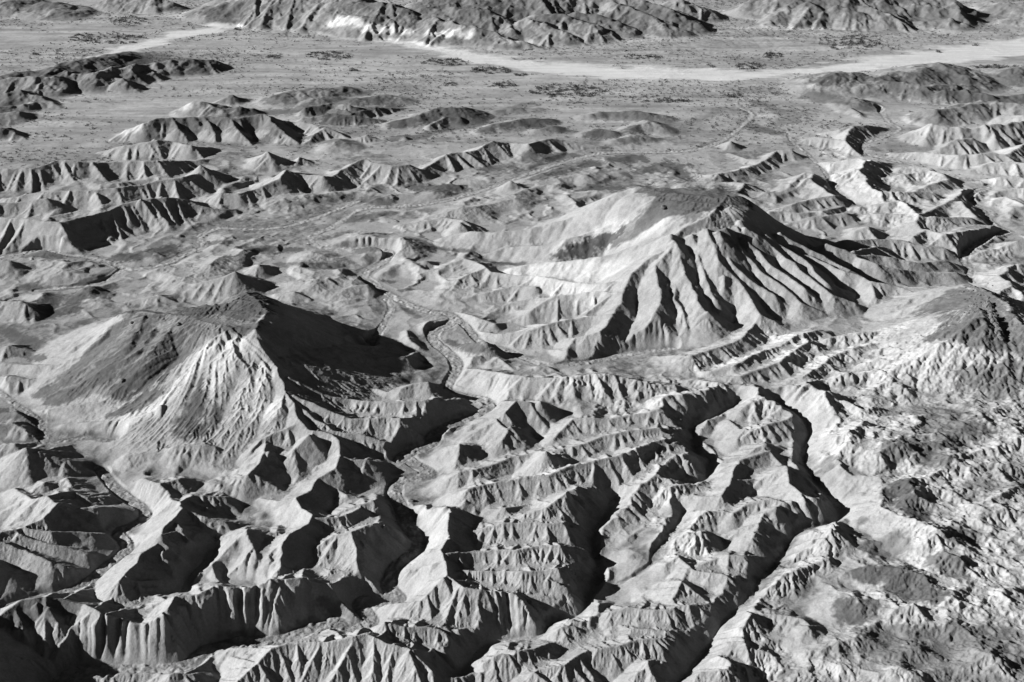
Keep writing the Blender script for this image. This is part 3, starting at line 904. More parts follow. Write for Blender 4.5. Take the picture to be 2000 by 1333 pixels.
def wash_fields(g, far):
    """distance beyond the wash edge (m), and floor height"""
    D = np.full((g.nr, g.nt), 999.0, np.float32)
    Z = np.zeros((g.nr, g.nt), np.float32)
    VD = np.full((g.nr, g.nt), 999.0, np.float32); VZ = np.zeros((g.nr, g.nt), np.float32)
    S = np.zeros((g.nr, g.nt), np.float32); VS = S.copy(); arc = 0.0
    for kind, hw, dep, P in WASH:
        DD, ZZ, SS = (D, Z, S) if kind == 'w' else (VD, VZ, VS)
        for a, b in zip(P[:-1], P[1:]):
            Ls = math.hypot(b[0] - a[0], b[1] - a[1]); arc += Ls
            w = g.window(np.array([a[0], b[0]]), np.array([a[1], b[1]]), far + hw)
            if w is None: continue
            t, d = seg_t_d(g, w, a, b)
            d = d - hw
            m = d < DD[w]
            DD[w] = np.where(m, d, DD[w])
            ZZ[w] = np.where(m, a[3] + (b[3] - a[3]) * t - dep, ZZ[w])
            SS[w] = np.where(m, arc - Ls + Ls * t, SS[w])
    return D, Z, VD, VZ, S, VS

def stroke_field(g, text, wob=0.35, seed=1.0, soft=0.35, tear=0.0, drape=False, extra=None):
    F = np.zeros((g.nr, g.nt), np.float32)
    n1 = fbm(g.X, g.Y, 9.0, 4, 0.6, seed); n2 = fbm(g.X, g.Y, 40.0, 2, 0.5, seed + 3)
    N = (n1 * 0.8 + n2 * 0.5)
    if tear: N = N + tear * fbm(g.X, g.Y, 2.2, 2, 0.6, seed + 6)
    if extra is not None: N = N + extra
    for line in text.strip().splitlines():
        st, body = line.split('|')
        st = float(st)
        P = []
        for t in body.split():
            x, y, z, r = map(float, t[1:].split(','))
            p = on_surface(*to_px(t[0], x, y)) if drape else place(t[0], x, y, z)
            P.append((p[0], p[1], r))
        if len(P) == 1: P = P + P
        for a, b in zip(P[:-1], P[1:]):
            w = g.window(np.array([a[0], b[0]]), np.array([a[1], b[1]]), max(a[2], b[2]) * 2.2)
            if w is None: continue
            t, d = seg_t_d(g, w, a, b)
            r = a[2] + (b[2] - a[2]) * t
            q = 1.0 - d / r + wob * N[w] * 1.6
            val = st * np.clip(q / soft + 0.5, 0, 1)
            np.maximum(F[w], val, out=F[w])
    return F

# ------------------------------------------------------------------ running water: drainage area and incision on the grid
SHIFT = [(-1, -1), (-1, 0), (-1, 1), (0, -1), (0, 1), (1, -1), (1, 0), (1, 1)]
def receivers(h, cell, jit):
    nr, nt = h.shape
    best = np.full(h.shape, 1e-9, np.float32)
    rec = np.arange(nr * nt, dtype=np.int32).reshape(nr, nt)
    idx = rec.copy()
    dist = np.broadcast_to(cell[:, None], h.shape).copy()
    rj = rng
    for di, dj in SHIFT:
        L = math.hypot(di, dj)
        a = slice(max(0, -di), nr - max(0, di)); b = slice(max(0, -dj), nt - max(0, dj))
        a2 = slice(max(0, di), nr + min(0, di)) if di else slice(0, nr)
        b2 = slice(max(0, dj), nt + min(0, dj)) if dj else slice(0, nt)
        if di == 0: a = slice(0, nr)
        if dj == 0: b = slice(0, nt)
        s = (h[a, b] - h[a2, b2]) / (cell[a, None] * L)
        if jit: s = s * (1 + jit * (rj.random(s.shape, dtype=np.float32) - 0.5))
        m = s > best[a, b]
        best[a, b] = np.where(m, s, best[a, b])
        rec[a, b] = np.where(m, idx[a2, b2], rec[a, b])
        dist[a, b] = np.where(m, cell[a, None] * L, dist[a, b])
    return rec.ravel(), dist.ravel()

def accumulate(rec, area):
    A = area.astype(np.float64).ravel().copy()
    n = A.size
    r = rec.copy()
    moving = r != np.arange(n)
    # pointer jumping: after k rounds every cell has collected all donors within 2^k steps
    w = A.copy()
    ptr = r.copy()
    val = A.copy()
    act = np.nonzero(moving)[0]
    for _ in range(13):
        if act.size == 0: break
        add = np.bincount(ptr[act], weights=val[act], minlength=n)
        newptr = ptr[ptr]
        val = val + add
        stop = (ptr[ptr] == ptr)
        # cells whose pointer already reached an outlet stop sending
        act = act[~stop[act]]
        ptr = newptr
    return val

def incise(h, rec, dist, A, K, m):
    n = h.size
    F = (K * np.power(A, m) / dist).astype(np.float64)
    own = rec == np.arange(n)
    F[own] = 0
    b = F / (1 + F); a = h.ravel().astype(np.float64) / (1 + F)
    b[own] = 0; a[own] = h.ravel()[own]
    ptr = rec.copy()
    for _ in range(13):
        a = a + b * a[ptr]
        b = b * b[ptr]
        ptr = ptr[ptr]
        if b.max() < 1e-7: break
    return a.reshape(h.shape).astype(np.float32)

def blur(h, k=1):
    for _ in range(k):
        p = np.pad(h, 1, mode='edge')
        h = (p[1:-1, 1:-1] * 4 + (p[:-2, 1:-1] + p[2:, 1:-1] + p[1:-1, :-2] + p[1:-1, 2:]) * 2
             + p[:-2, :-2] + p[2:, :-2] + p[:-2, 2:] + p[2:, 2:]) / 16
    return h

def erode(h, g, floor, iters, K, m, jit, diff):
    area = np.repeat((g.cell ** 2)[:, None], g.nt, 1)
    for k in range(iters):
        rec, dist = receivers(h, g.cell, jit)
        A = accumulate(rec, area)
        hn = incise(h, rec, dist, A, K, m)
        hn = np.maximum(hn, floor)
        h = hn * (1 - diff) + blur(hn) * diff
    return h

def resample(a, g0, g1):
    fi = (g1.u - g0.u[0]) / g0.d; fj = (g1.v - g0.v[0]) / g0.d
    def cub(f, n):
        i = np.clip(np.floor(f).astype(int), 1, n - 3); t = np.clip(f - i, 0, 1).astype(np.float32)
        w = [-.5*t**3 + t**2 - .5*t, 1.5*t**3 - 2.5*t**2 + 1, -1.5*t**3 + 2*t**2 + .5*t, .5*t**3 - .5*t**2]
        return i, w
    i, wi = cub(fi, g0.nr); j, wj = cub(fj, g0.nt)
    T = sum(a[:, j + k - 1] * wj[k][None, :] for k in range(4))
    return sum(T[i + k - 1, :] * wi[k][:, None] for k in range(4)).astype(np.float32)

import time
_t = time.time()
def tick(s):
    global _t
    print("[%s] %.1fs" % (s, time.time() - _t)); _t = time.time()

D_FULL = 0.00092 / RES
G1 = Grid(D_FULL * 2)
G2 = Grid(D_FULL)
print("grid", G1.nr, G1.nt, G2.nr, G2.nt, "segments", len(segs))
B1, env = build_height(G1)
tick("ridges")
# join to the valley floor with a concave foot
rel = env - B1
k = 1.6
rel = np.where(rel > 8, rel, 0.5 * (rel + np.sqrt(rel * rel + k * k)))
h = B1 + rel
relief = np.clip(rel, 0, None)
big = fbm(G1.X, G1.Y, 60.0, 4, 0.5, 2)
mid = fbm(G1.X, G1.Y, 11.0, 4, 0.55, 5)
crust1 = stroke_field(G1, CRUST, 0.5, 9.0, 0.8)
h = h + big * 0.8 + mid * (0.25 + 0.055 * np.clip(relief, 0, 8))
for sh_, x_, y_, r_, R_, am_ in (('D', 1200, 540, 50, 95, 1.5), ('C', 280, 1130, 70, 170, 0.9), ('F', 1830, 440, 38, 60, 0.8)):
    cx_, cy_, _z, _b = place(sh_, x_, y_, r_)
    dx_ = G1.X - cx_; dy_ = G1.Y - cy_; rad_ = np.hypot(dx_, dy_); an_ = np.arctan2(dy_, dx_) + 0.05 * big
    fl_ = np.abs(vnoise(an_ * 9.0, rad_ / 60.0)) + 0.5 * np.abs(vnoise(an_ * 23.0 + 5, rad_ / 30.0))
    h = h + am_ * (fl_ - 0.4) * np.clip((rad_ - 8) / 14, 0, 1) * np.clip((R_ - rad_) / 25, 0, 1) * np.clip((relief - 5) / 8, 0, 1)

farh = np.clip((G1.rho[:, None] - 1350) / 100, 0, 1) * np.clip((relief - 3) / 5, 0, 1)
h = h + farh * 2.6 * (1 - 3 * np.abs(fbm(G1.X, G1.Y, 34.0, 4, 0.55, 150)))
# crusted, knobbly badland: close-set small ridges
rid = 1 - np.abs(fbm(G1.X * 1.0 + mid * 3, G1.Y * 0.62 + big * 4, 9.0, 4, 0.55, 8)) * 3.0
h = h + crust1 * (rid * 1.5)
# hummocky ground on the high right-hand plateau
plateau = np.clip((B1 - 15) / 8, 0, 1)
hum = 1 - np.abs(fbm((G1.X - G1.Y * 0.3) * 0.8, (G1.Y + G1.X * 0.2) * 1.0, 17.0, 5, 0.55, 11)) * 3.2
hum2 = 1 - np.abs(fbm(G1.X, G1.Y, 5.0, 3, 0.6, 15)) * 3.0
h = h + plateau * (hum * 1.5 + hum2 * 0.75)
D1, Z1, VD1, VZ1, S1, VS1 = wash_fields(G1, 60.0)
def flutes(S, D):
    # gullies that run down to the wash, spaced along it
    q = S + 1.5 * mid + 0.22 * D * vnoise(S / 23.0, S * 0 + 7.7)
    a = np.abs(vnoise(q / 5.5, q * 0 + 3.3)) * 0.9 + np.abs(vnoise(q / 2.4, q * 0 + 9.1)) * 0.25
    return np.minimum(a, 0.75)
# low hills and broken ground between the surveyed ridges
near = np.clip((980 - G1.rho[:, None]) / 200, 0, 1) * np.clip((G1.X + 420) / 200, 0, 1)
offw = np.clip((np.minimum(D1, VD1) - 3) / 12, 0, 1)
lowh = 1 - np.abs(fbm(G1.X + big * 8, G1.Y * 1.15, 30.0, 4, 0.5, 121)) * 3.4
low2 = blur(1 - np.abs(fbm(G1.X + big * 10, G1.Y, 48.0, 3, 0.42, 131)) * 3.0, 2)
gate = np.clip(fbm(G1.X, G1.Y, 110.0, 2, 0.5, 125) * 3 + 0.45, 0, 1)
h = h + near * offw * np.clip(1 - relief / 9, 0, 1) * np.clip(lowh, -0.3, 1) * 2.2
midz = np.clip((G1.rho[:, None] - 820) / 150, 0, 1) * np.clip((1330 - G1.rho[:, None]) / 120, 0, 1)
h = h + midz * gate * offw * np.clip(1 - relief / 6, 0, 1) * np.clip(low2 - 0.02, 0, 1) * 6.0 + midz * offw * np.clip(1 - relief / 6, 0, 1) * np.clip(lowh - 0.25, 0, 1) * 2.6
wn_ = fbm(G1.X, G1.Y, 14.0, 3, 0.5, 14)
spurn = (1 - np.abs(fbm(G1.X, G1.Y, 12.0, 3, 0.5, 17)) * 3.2) * 1.8      # bays and noses along the foot of the slopes
vcap = VZ1 + (0.66 + 0.55 * flutes(VS1, VD1)) * np.clip(VD1 + wn_ * 2 + np.clip(VD1 / 10, 0, 1) * spurn, 0, None) + np.clip(VD1 - 22, 0, None) * 2
h = np.where(VD1 < 60, np.minimum(h, vcap), h)
dw = (D1 + wn_ * 1.2) * (1 + 0.9 * np.clip((G1.rho[:, None] - 900) / 200, 0, 1))
wcap = Z1 + (0.68 + 0.48 * flutes(S1, D1) * (1 + 0.5 * wn_)) * np.clip(dw, 0, None) ** 1.10 + 0.15
h = np.where(D1 < 55, np.minimum(h, wcap), h)
tick("base shape")
h0 = h.copy()
calm = (1 - 0.45 * np.clip((relief - 13) / 6, 0, 1)) * (1 - 0.12 * np.clip((850 - G1.rho[:, None]) / 150, 0, 1))
cut = (0.35 + 0.085 * np.clip(h0 - B1, 0, 14)) * calm + 0.9 * np.clip(crust1 + plateau, 0, 1)
h = erode(h, G1, h0 - cut, 14, 0.085, 0.42, 0.32, 0.05)
tick("erosion 1")
h = resample(h, G1, G2)
B2 = resample(B1, G1, G2)
crust2 = resample(crust1, G1, G2)
relief2 = np.clip(h - B2, 0, None)
fine = fbm(G2.X, G2.Y, 3.2, 3, 0.6, 21)
h += fine * (0.06 + 0.03 * np.clip(relief2, 0, 6) * 1.5 + 0.24 * np.clip(crust2 + np.clip((B2 - 13) / 8, 0, 1), 0, 1))
h += 0.28 * np.clip(crust2 + np.clip((B2 - 13) / 8, 0, 1), 0, 1) * (1 - 3 * np.abs(fbm(G2.X, G2.Y, 3.0, 2, 0.5, 23)))
floor2 = h - (0.25 + 0.068 * np.clip(relief2, 0, 12))
h = erode(h, G2, floor2, 8, 0.28, 0.38, 0.35, 0.01)
tick("erosion 2")
D2 = resample(D1, G1, G2)
inw = np.clip(-D2 / 1.0 + 0.6, 0, 1)
braid = np.abs(fbm(G2.X, G2.Y, 5.0, 3, 0.55, 31))
h += inw * (braid * 1.1 - 0.1)

def ground_at(x, y):
    fi = (math.log(math.hypot(x, y)) - float(G2.u[0])) / G2.d; fj = (math.atan2(x, y) - TH0) / G2.d
    i = min(max(int(fi), 0), G2.nr - 2); j = min(max(int(fj), 0), G2.nt - 2)
    a, b = fi - i, fj - j
    return float((h[i, j] * (1 - b) + h[i, j + 1] * b) * (1 - a) + (h[i + 1, j] * (1 - b) + h[i + 1, j + 1] * b) * a)

def on_surface(px, py):
    """walk down the sight line to the ground"""
    lo = None
    for z in np.arange(75, -8, -0.5):
        x, y = sight(px, py, float(z))
        if ground_at(x, y) >= z: return x, y, ground_at(x, y)
    return x, y, 0.0

# ------------------------------------------------------------------ ground colour (what the ground is made of), as attributes
# scree streaks run down from the two mesa tops and the dark hill
fall_streak = np.zeros_like(h)
for sx, sy, R_ in (('D', (1150, 500), 95), ('C', (200, 1060), 170), ('F', (1800, 430), 70)):
    cx_, cy_, _z = on_surface(*to_px(sx, *sy))
    ddx = G2.X - cx_; ddy = G2.Y - cy_
    rad = np.hypot(ddx, ddy); ang = np.arctan2(ddy, ddx)
    bend = fbm(G2.X, G2.Y, 30.0, 2, 0.5, 80) * 0.06
    fall_streak += np.clip((R_ - rad) / 20, 0, 1) * np.clip(rad / 12, 0, 1) * fbm((ang + bend) * 60.0, rad * 0.06, 2.2, 4, 0.65, 83)
dark = stroke_field(G2, DARK, 0.62, 1.0, 0.6, 0.5, True, fall_streak * 1.2)
pale = stroke_field(G2, PALE, 0.5, 4.0, 0.9, 0.0, True)
DARKPOLY = [
 (0.58, "D", "690,490 760,500 1010,505 1150,465 1300,400 1370,383 1480,440 1490,490 1430,540 1420,600 1300,590 1200,640 1100,690 1000,770 900,850 850,900 700,940 640,985 480,990 200,985 320,900 480,770 600,640 680,540"),
 (0.92, "C", "-180,1040 -60,1025 100,1020 250,1040 350,1050 430,1090 480,1140 380,1140 300,1160 200,1190 60,1200 -40,1230 -120,1290 -220,1333 -180,1250 -80,1130 -60,1070 -140,1060"),
 (0.85, "F", "1640,350 1700,345 1760,370 1860,430 1960,520 2040,600 2040,760 1960,740 1880,730 1700,690 1620,660 1500,650 1600,590 1400,510 1350,510 1480,440 1560,390"),
]
for st_, sh_, pts_ in DARKPOLY:
    Pp = []
    for t in pts_.split():
        x_, y_ = map(float, t.split(','))
        px_, py_ = to_px(sh_, x_, y_)
        Pp.append(on_surface(px_, py_ + (10 if sh_ == 'C' and y_ < 1100 else 3)))
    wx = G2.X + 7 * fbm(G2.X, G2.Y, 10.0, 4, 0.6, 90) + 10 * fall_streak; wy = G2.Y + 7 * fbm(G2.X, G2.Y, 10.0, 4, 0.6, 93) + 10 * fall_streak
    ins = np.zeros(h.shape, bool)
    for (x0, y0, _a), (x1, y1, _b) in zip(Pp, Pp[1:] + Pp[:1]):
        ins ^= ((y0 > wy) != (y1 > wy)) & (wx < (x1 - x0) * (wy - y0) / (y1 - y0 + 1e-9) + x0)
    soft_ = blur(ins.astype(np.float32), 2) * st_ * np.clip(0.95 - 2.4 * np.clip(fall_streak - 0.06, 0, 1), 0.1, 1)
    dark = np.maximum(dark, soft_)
nA = fbm(G2.X, G2.Y, 30.0, 5, 0.6, 41); nB = fbm(G2.X, G2.Y, 4.0, 3, 0.6, 44)
flat = np.clip(1 - (relief2 - 0.8) / 2.0, 0, 1)
rec_, dist_ = receivers(h, G2.cell, 0.3)
Aw = accumulate(rec_, np.repeat((G2.cell ** 2)[:, None], G2.nt, 1)).reshape(h.shape)
slope_ = ((h.ravel() - h.ravel()[rec_]) / dist_).reshape(h.shape)
line_ = np.clip((np.log10(Aw + 1) - 2.4) / 0.8, 0, 1) * np.clip(1.2 - slope_ * 4, 0, 1)     # runnels floored with dark gravel
line_ = np.maximum(line_, blur(line_) * 1.3)
pave = np.clip((fbm(G2.X * 0.8, G2.Y, 45.0, 5, 0.62, 61) - 0.02) * 6, 0, 1) * flat * np.clip((1500 - G2.rho[:, None]) / 200, 0, 1)
plat2 = np.clip((B2 - 13) / 8, 0, 1)
alb = 0.205 + 0.05 * nA + 0.035 * nB + 0.015 * flat * np.clip((G2.rho[:, None] - 900) / 400, 0, 1)
alb = alb + np.clip(plat2 + crust2, 0, 1) * (0.045 + 0.05 * nA + 0.04 * nB)
alb = alb * (1 - 0.62 * pave * np.clip(0.6 + nB, 0, 1))
alb = alb * (1 - 0.62 * np.clip(line_, 0, 1))
plainm = flat * np.clip((G2.rho[:, None] - 1200) / 200, 0, 1)
alb = alb * (1 + plainm * (0.0 + 0.55 * fbm(G2.X * 0.16 + G2.Y * 0.05, G2.Y, 14.0, 5, 0.62, 140)))
# big pale dry wash across the plain
def wide_wash(g):
    pts = "A560,330,34 A760,255,30 A1000,190,30 A1250,150,30 A1500,135,26 A1700,142,22 A2000,182,14 B380,235,18 B600,275,26 B800,325,34 B1100,370,46 B1500,400,52 B1850,410,50 C500,412,34 C900,385,34 C1300,340,44 C1700,295,60 C2100,240,70"
    P = []
    for t in pts.split():
        x, y, r = map(float, t[1:].split(','))
        p = place(t[0], x, y, 0); P.append((p[0], p[1], r))
    F = np.full((g.nr, g.nt), 99.0, np.float32)
    for a, b in zip(P[:-1], P[1:]):
        w = g.window(np.array([a[0], b[0]]), np.array([a[1], b[1]]), 200)
        if w is None: continue
        t, d = seg_t_d(g, w, a, b)
        np.minimum(F[w], d - 0.66 * (a[2] + (b[2] - a[2]) * t), out=F[w])
    return F
WW = wide_wash(G2)
wwn = fbm(G2.X * 0.35, G2.Y, 16.0, 4, 0.6, 50)
wwm = np.clip(-(WW + wwn * 26) / 16 + 0.5, 0, 1) * np.clip(1 - (relief2 - 1.5) / 3, 0, 1)
h = h - wwm * 0.8
streak = fbm(G2.X * 0.12, G2.Y, 5.0, 4, 0.6, 52)
hillf = np.clip((G2.rho[:, None] - 1330) / 120, 0, 1) * np.clip((relief2 - 1.5 + 2 * nB) / 2, 0, 1)
alb = alb * (1 - hillf * np.clip(0.28 + 0.7 * nA + 0.3 * nB, 0.0, 0.6))          # dark varnished gravel over the far hills
alb = alb * (1 - wwm) + wwm * (0.40 + 0.07 * streak)
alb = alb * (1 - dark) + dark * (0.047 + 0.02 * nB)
pm = pale * (1 - dark)
alb = alb * (1 - pm) + pm * (0.40 + 0.06 * nB)
ww = np.clip(-D2 / 2 + 1.0, 0, 1)
alb = alb * (1 - 0.5 * ww) + 0.5 * ww * (0.09 + 0.34 * braid)
Dn = D2 + 2.6 * fbm(G2.X, G2.Y, 12.0, 4, 0.6, 160)
edge_ = np.clip(1 - np.abs(Dn - 0.6) / 1.5, 0, 1) * np.clip((G2.rho[:, None] - 720) / 150, 0, 1)
core_ = np.clip((-Dn - 0.6) / 1.6, 0, 0.85) * np.clip((G2.rho[:, None] - 720) / 150, 0, 1)
alb = alb * (1 - 0.45 * np.clip(0.5 + 1.6 * nA, 0, 1) * edge_ * np.clip(0.7 + 1.2 * nB, 0, 1)) * (1 - core_) + core_ * (0.245 + 0.10 * nB)
alb = np.clip(alb, 0.04, 0.7).astype(np.float32)
tick("cover")

# ------------------------------------------------------------------ materials
def ground_material():
    m = bpy.data.materials.new("badland_ground"); m.use_nodes = True
    nt = m.node_tree; N = nt.nodes; L = nt.links
    bs = N["Principled BSDF"]
    bs.inputs["Roughness"].default_value = 0.95
    bs.inputs["Specular IOR Level"].default_value = 0.1
    at = N.new("ShaderNodeAttribute"); at.attribute_name = "cover"
    tc = N.new("ShaderNodeNewGeometry")
    n1 = N.new("ShaderNodeTexNoise"); n1.inputs["Scale"].default_value = 0.9; n1.inputs["Detail"].default_value = 6; n1.inputs["Roughness"].default_value = 0.7
    L.new(tc.outputs["Position"], n1.inputs["Vector"])
    mr = N.new("ShaderNodeMapRange"); mr.inputs[1].default_value = 0.25; mr.inputs[2].default_value = 0.75
    mr.inputs[3].default_value = 0.78; mr.inputs[4].default_value = 1.22
    L.new(n1.outputs[0], mr.inputs[0])
    mu = N.new("ShaderNodeMath"); mu.operation = 'MULTIPLY'
    L.new(at.outputs["Fac"], mu.inputs[0]); L.new(mr.outputs[0], mu.inputs[1])
    L.new(mu.outputs[0], bs.inputs["Base Color"])
    bp = N.new("ShaderNodeBump"); bp.inputs["Strength"].default_value = 0.8; bp.inputs["Distance"].default_value = 0.35
    L.new(n1.outputs[0], bp.inputs["Height"]); L.new(bp.outputs[0], bs.inputs["Normal"])
    return m
GROUND = ground_material()

def link_mesh(name, me, kind=None, mat=None):
    o = bpy.data.objects.new(name, me); scene.collection.objects.link(o)
    if mat: me.materials.append(mat)
    if kind: o["kind"] = kind
    return o

def mesh_arrays(name, co, quads):
    me = bpy.data.meshes.new(name)
    me.vertices.add(len(co)); me.vertices.foreach_set("co", co.astype(np.float32).ravel())
    nq = len(quads)
    me.loops.add(nq * 4); me.loops.foreach_set("vertex_index", quads.astype(np.int32).ravel())
    me.polygons.add(nq)
    me.polygons.foreach_set("loop_start", np.arange(0, nq * 4, 4, dtype=np.int32))
    me.polygons.foreach_set("loop_total", np.full(nq, 4, np.int32))
    me.polygons.foreach_set("use_smooth", np.ones(nq, bool))
    me.update(calc_edges=True)
    return me


nr, nt_ = G2.nr, G2.nt
def polygon_mask(g, pts):
    P = []
    for t in pts.split():
        x, y = map(float, t.split(','))
        p = place('P', x, y, 0); P.append((p[0], p[1]))
    inside = np.zeros((g.nr, g.nt), bool)
    xs = np.array([p[0] for p in P]); ys = np.array([p[1] for p in P])
    w = g.window(xs, ys, 5.0)
    X = g.X[w]; Y = g.Y[w]; ins = np.zeros(X.shape, bool)
    for (x0, y0), (x1, y1) in zip(P, P[1:] + P[:1]):
        c = ((y0 > Y) != (y1 > Y)) & (X < (x1 - x0) * (Y - y0) / (y1 - y0 + 1e-9) + x0)
        ins ^= c
    inside[w] = ins
    return inside
region = np.zeros((nr, nt_), np.int8)                                    # badlands
region[(G2.rho[:, None] > 1330) & np.ones((1, nt_), bool)] = 1          # desert plain
region[(G2.rho[:, None] > 1280) & (relief2 > 1.2)] = 2                  # hills
region[D2 < 1.0] = 3                                                    # river bed
region[wwm > 0.5] = 4                                                   # dry wash
region[polygon_mask(G2, "15,790 60,715 200,620 330,560 470,520 600,570 710,640 700,720 640,790 668,850 640,905 560,920 420,890 330,905 190,840 90,830")] = 5
region[polygon_mask(G2, "850,470 950,455 1060,430 1200,380 1330,350 1480,380 1700,460 1890,545 1740,610 1590,640 1440,655 1300,680 1100,700 1050,660 1000,600 900,560 860,510")] = 6
NAMES = ["badlands", "desert_plain", "hills", "river_bed", "dry_wash", "mesa", "mesa"]
co = np.stack([G2.X, G2.Y, h], -1).reshape(-1, 3)
ii = np.arange(nr * nt_, dtype=np.int32).reshape(nr, nt_)
quads = np.stack([ii[:-1, :-1], ii[:-1, 1:], ii[1:, 1:], ii[1:, :-1]], -1).reshape(-1, 4)
reg = region[:-1, :-1].reshape(-1)
for k, nm in enumerate(NAMES):
    q = quads[reg == k]
    if not len(q): continue
    used = np.zeros(nr * nt_, bool); used[q.ravel()] = True
    remap = np.cumsum(used, dtype=np.int32) - 1
    me = mesh_arrays(nm, co[used], remap[q])
    at = me.attributes.new("cover", 'FLOAT', 'POINT'); at.data.foreach_set("value", alb.ravel()[used])
    link_mesh(nm, me, "structure", GROUND)
tick("mesh")

# the plain goes on to the horizon beyond the surveyed ground
def far_ground():
    rs = [5, 150, 340, 700, 1300, RHO1 - 2, 4000, 8000, 20000, 45000]; th = np.linspace(-1.5, 1.5, 61)
    c = []; f = []
    for r in rs:
        for t in th: c.append((r * math.sin(t), r * math.cos(t), -6.0 if r < RHO1 - 5 else -1.0))
    n = len(th)
    for i in range(len(rs) - 1):
        for j in range(n - 1): f.append((i * n + j, i * n + j + 1, (i + 1) * n + j + 1, (i + 1) * n + j))
    me = mesh_arrays("ground", np.array(c), np.array(f))
    at = me.attributes.new("cover", 'FLOAT', 'POINT'); at.data.foreach_set("value", np.full(len(c), 0.2, np.float32))
    link_mesh("ground", me, "structure", GROUND)
far_ground()

# ------------------------------------------------------------------ plants and rocks
def pixel_of(x, y, z):
    dz = z - H
    f = y * math.cos(_p) - dz * math.sin(_p); u = y * math.sin(_p) + dz * math.cos(_p)
    return 1000 + FPX * x / f, 666.5 - FPX * u / f

def solid(name, c0, c1, scale, rough=0.9):
    m = bpy.data.materials.new(name); m.use_nodes = True
    N = m.node_tree.nodes; L = m.node_tree.links
    b = N["Principled BSDF"]; b.inputs["Roughness"].default_value = rough
    b.inputs["Specular IOR Level"].default_value = 0.15
    g = N.new("ShaderNodeNewGeometry"); n = N.new("ShaderNodeTexNoise"); n.inputs["Scale"].default_value = scale; n.inputs["Detail"].default_value = 5
    r = N.new("ShaderNodeMapRange"); r.inputs[1].default_value = 0.3; r.inputs[2].default_value = 0.7; r.inputs[3].default_value = c0; r.inputs[4].default_value = c1
    L.new(g.outputs["Position"], n.inputs["Vector"]); L.new(n.outputs[0], r.inputs[0]); L.new(r.outputs[0], b.inputs["Base Color"])
    return m
LEAF = solid("shrub_foliage", 0.03, 0.075, 1.5)
ROCK = solid("dark_rock", 0.04, 0.12, 1.2)

def clump(cx, cy, cz, r, n, tall=0.75):
    """n leaf sprays scattered through a low dome, as loose triangles"""
    a = rng.random(n) * 6.283; e = np.arccos(1 - rng.random(n) * 0.98)
    R = r * (0.55 + 0.45 * rng.random(n) ** 0.5)
    lump = 1 + 0.22 * np.sin(a * 3 + rng.random() * 6) * np.sin(e * 2)
    c = np.stack([cx + R * lump * np.sin(e) * np.cos(a), cy + R * lump * np.sin(e) * np.sin(a), cz + tall * R * np.cos(e) * lump - 0.05 * r], -1)
    s = r * (0.30 + 0.22 * rng.random(n)) * (18.0 / n) ** 0.4
    t = rng.normal(size=(n, 3, 3)); t /= np.linalg.norm(t, axis=2, keepdims=True)
    return (c[:, None, :] + t * s[:, None, None]).reshape(-1, 3)

def tri_object(name, verts, mat):
    me = bpy.data.meshes.new(name)
    nv = len(verts); nf = nv // 3
    me.vertices.add(nv); me.vertices.foreach_set("co", np.asarray(verts, np.float32).ravel())
    me.loops.add(nv); me.loops.foreach_set("vertex_index", np.arange(nv, dtype=np.int32))
    me.polygons.add(nf); me.polygons.foreach_set("loop_start", np.arange(0, nv, 3, dtype=np.int32)); me.polygons.foreach_set("loop_total", np.full(nf, 3, np.int32))
    me.update(calc_edges=True)
    o = bpy.data.objects.new(name, me); scene.collection.objects.link(o); me.materials.append(mat)
    return o

shrubs = []      # x, y, radius, belt
relS = relief2; 
def try_shrub(x, y, r, belt, flat_only=True):
    rho = math.hypot(x, y)
    i = int((math.log(rho) - float(G2.u[0])) / G2.d); j = int((math.atan2(x, y) - TH0) / G2.d)
    if not (1 < i < nr - 2 and 1 < j < nt_ - 2): return
    if flat_only and (relS[i, j] > 1.7 or wwm[i, j] > 0.25 or D2[i, j] < 0.3): return
    z = float(h[i, j])
    px, py = pixel_of(x, y, z)
    if not (-60 < px < 2060 and -12 < py < 1380): return
    shrubs.append((x, y, z, r, belt, px, py))

# belts of shrubs on the banks of the washes
BELTS = {
 'behind': (WASH[0][3], 0, 40, "low dark desert shrub in the row lining the wash that runs behind the right-hand mesa"),
 'junction': (WASH[0][3], 40, 78, "low dark desert shrub along the wash between the two mesas"),
 'left': (WASH[2][3], 0, 200, "low dark desert shrub in the thin row beside the wash left of the centre"),
 'right': (WASH[7][3], 0, 60, "low dark desert shrub on the bank of the winding wash at the right edge"),
}
for belt, (P, a, b, lab) in BELTS.items():
    P = P[a:b]
    for p, q in zip(P[:-1], P[1:]):
        L = math.hypot(q[0] - p[0], q[1] - p[1])
        dens = {'behind': 0.30, 'junction': 0.10, 'left': 0.16, 'right': 0.12}[belt]
        for _ in range(int(L * dens + random.random())):
            t = random.random(); sd_ = random.choice((-1, 1)); off = (random.uniform(3.6, 6.5) if random.random() < 0.7 else random.uniform(6, 14)) * sd_
            nx, ny = -(q[1] - p[1]) / (L + 1e-6), (q[0] - p[0]) / (L + 1e-6)
            try_shrub(p[0] + (q[0] - p[0]) * t + nx * off, p[1] + (q[1] - p[1]) * t + ny * off, random.uniform(0.7, 1.5), belt)
# low scrub on the gravel of the near washes
for kind_, hw_, dep_, P_ in (WASH[1], WASH[4], WASH[5]):
    for p, q in zip(P_[:-1], P_[1:]):
        L = math.hypot(q[0] - p[0], q[1] - p[1])
        for _ in range(int(L * 0.55 + random.random())):
            t = random.random(); off = random.gauss(0, hw_ * 0.9)
            nx, ny = -(q[1] - p[1]) / (L + 1e-6), (q[0] - p[0]) / (L + 1e-6)
            try_shrub(p[0] + (q[0] - p[0]) * t + nx * off, p[1] + (q[1] - p[1]) * t + ny * off, 0.18 + 0.4 * random.random() ** 2, 'near', False)
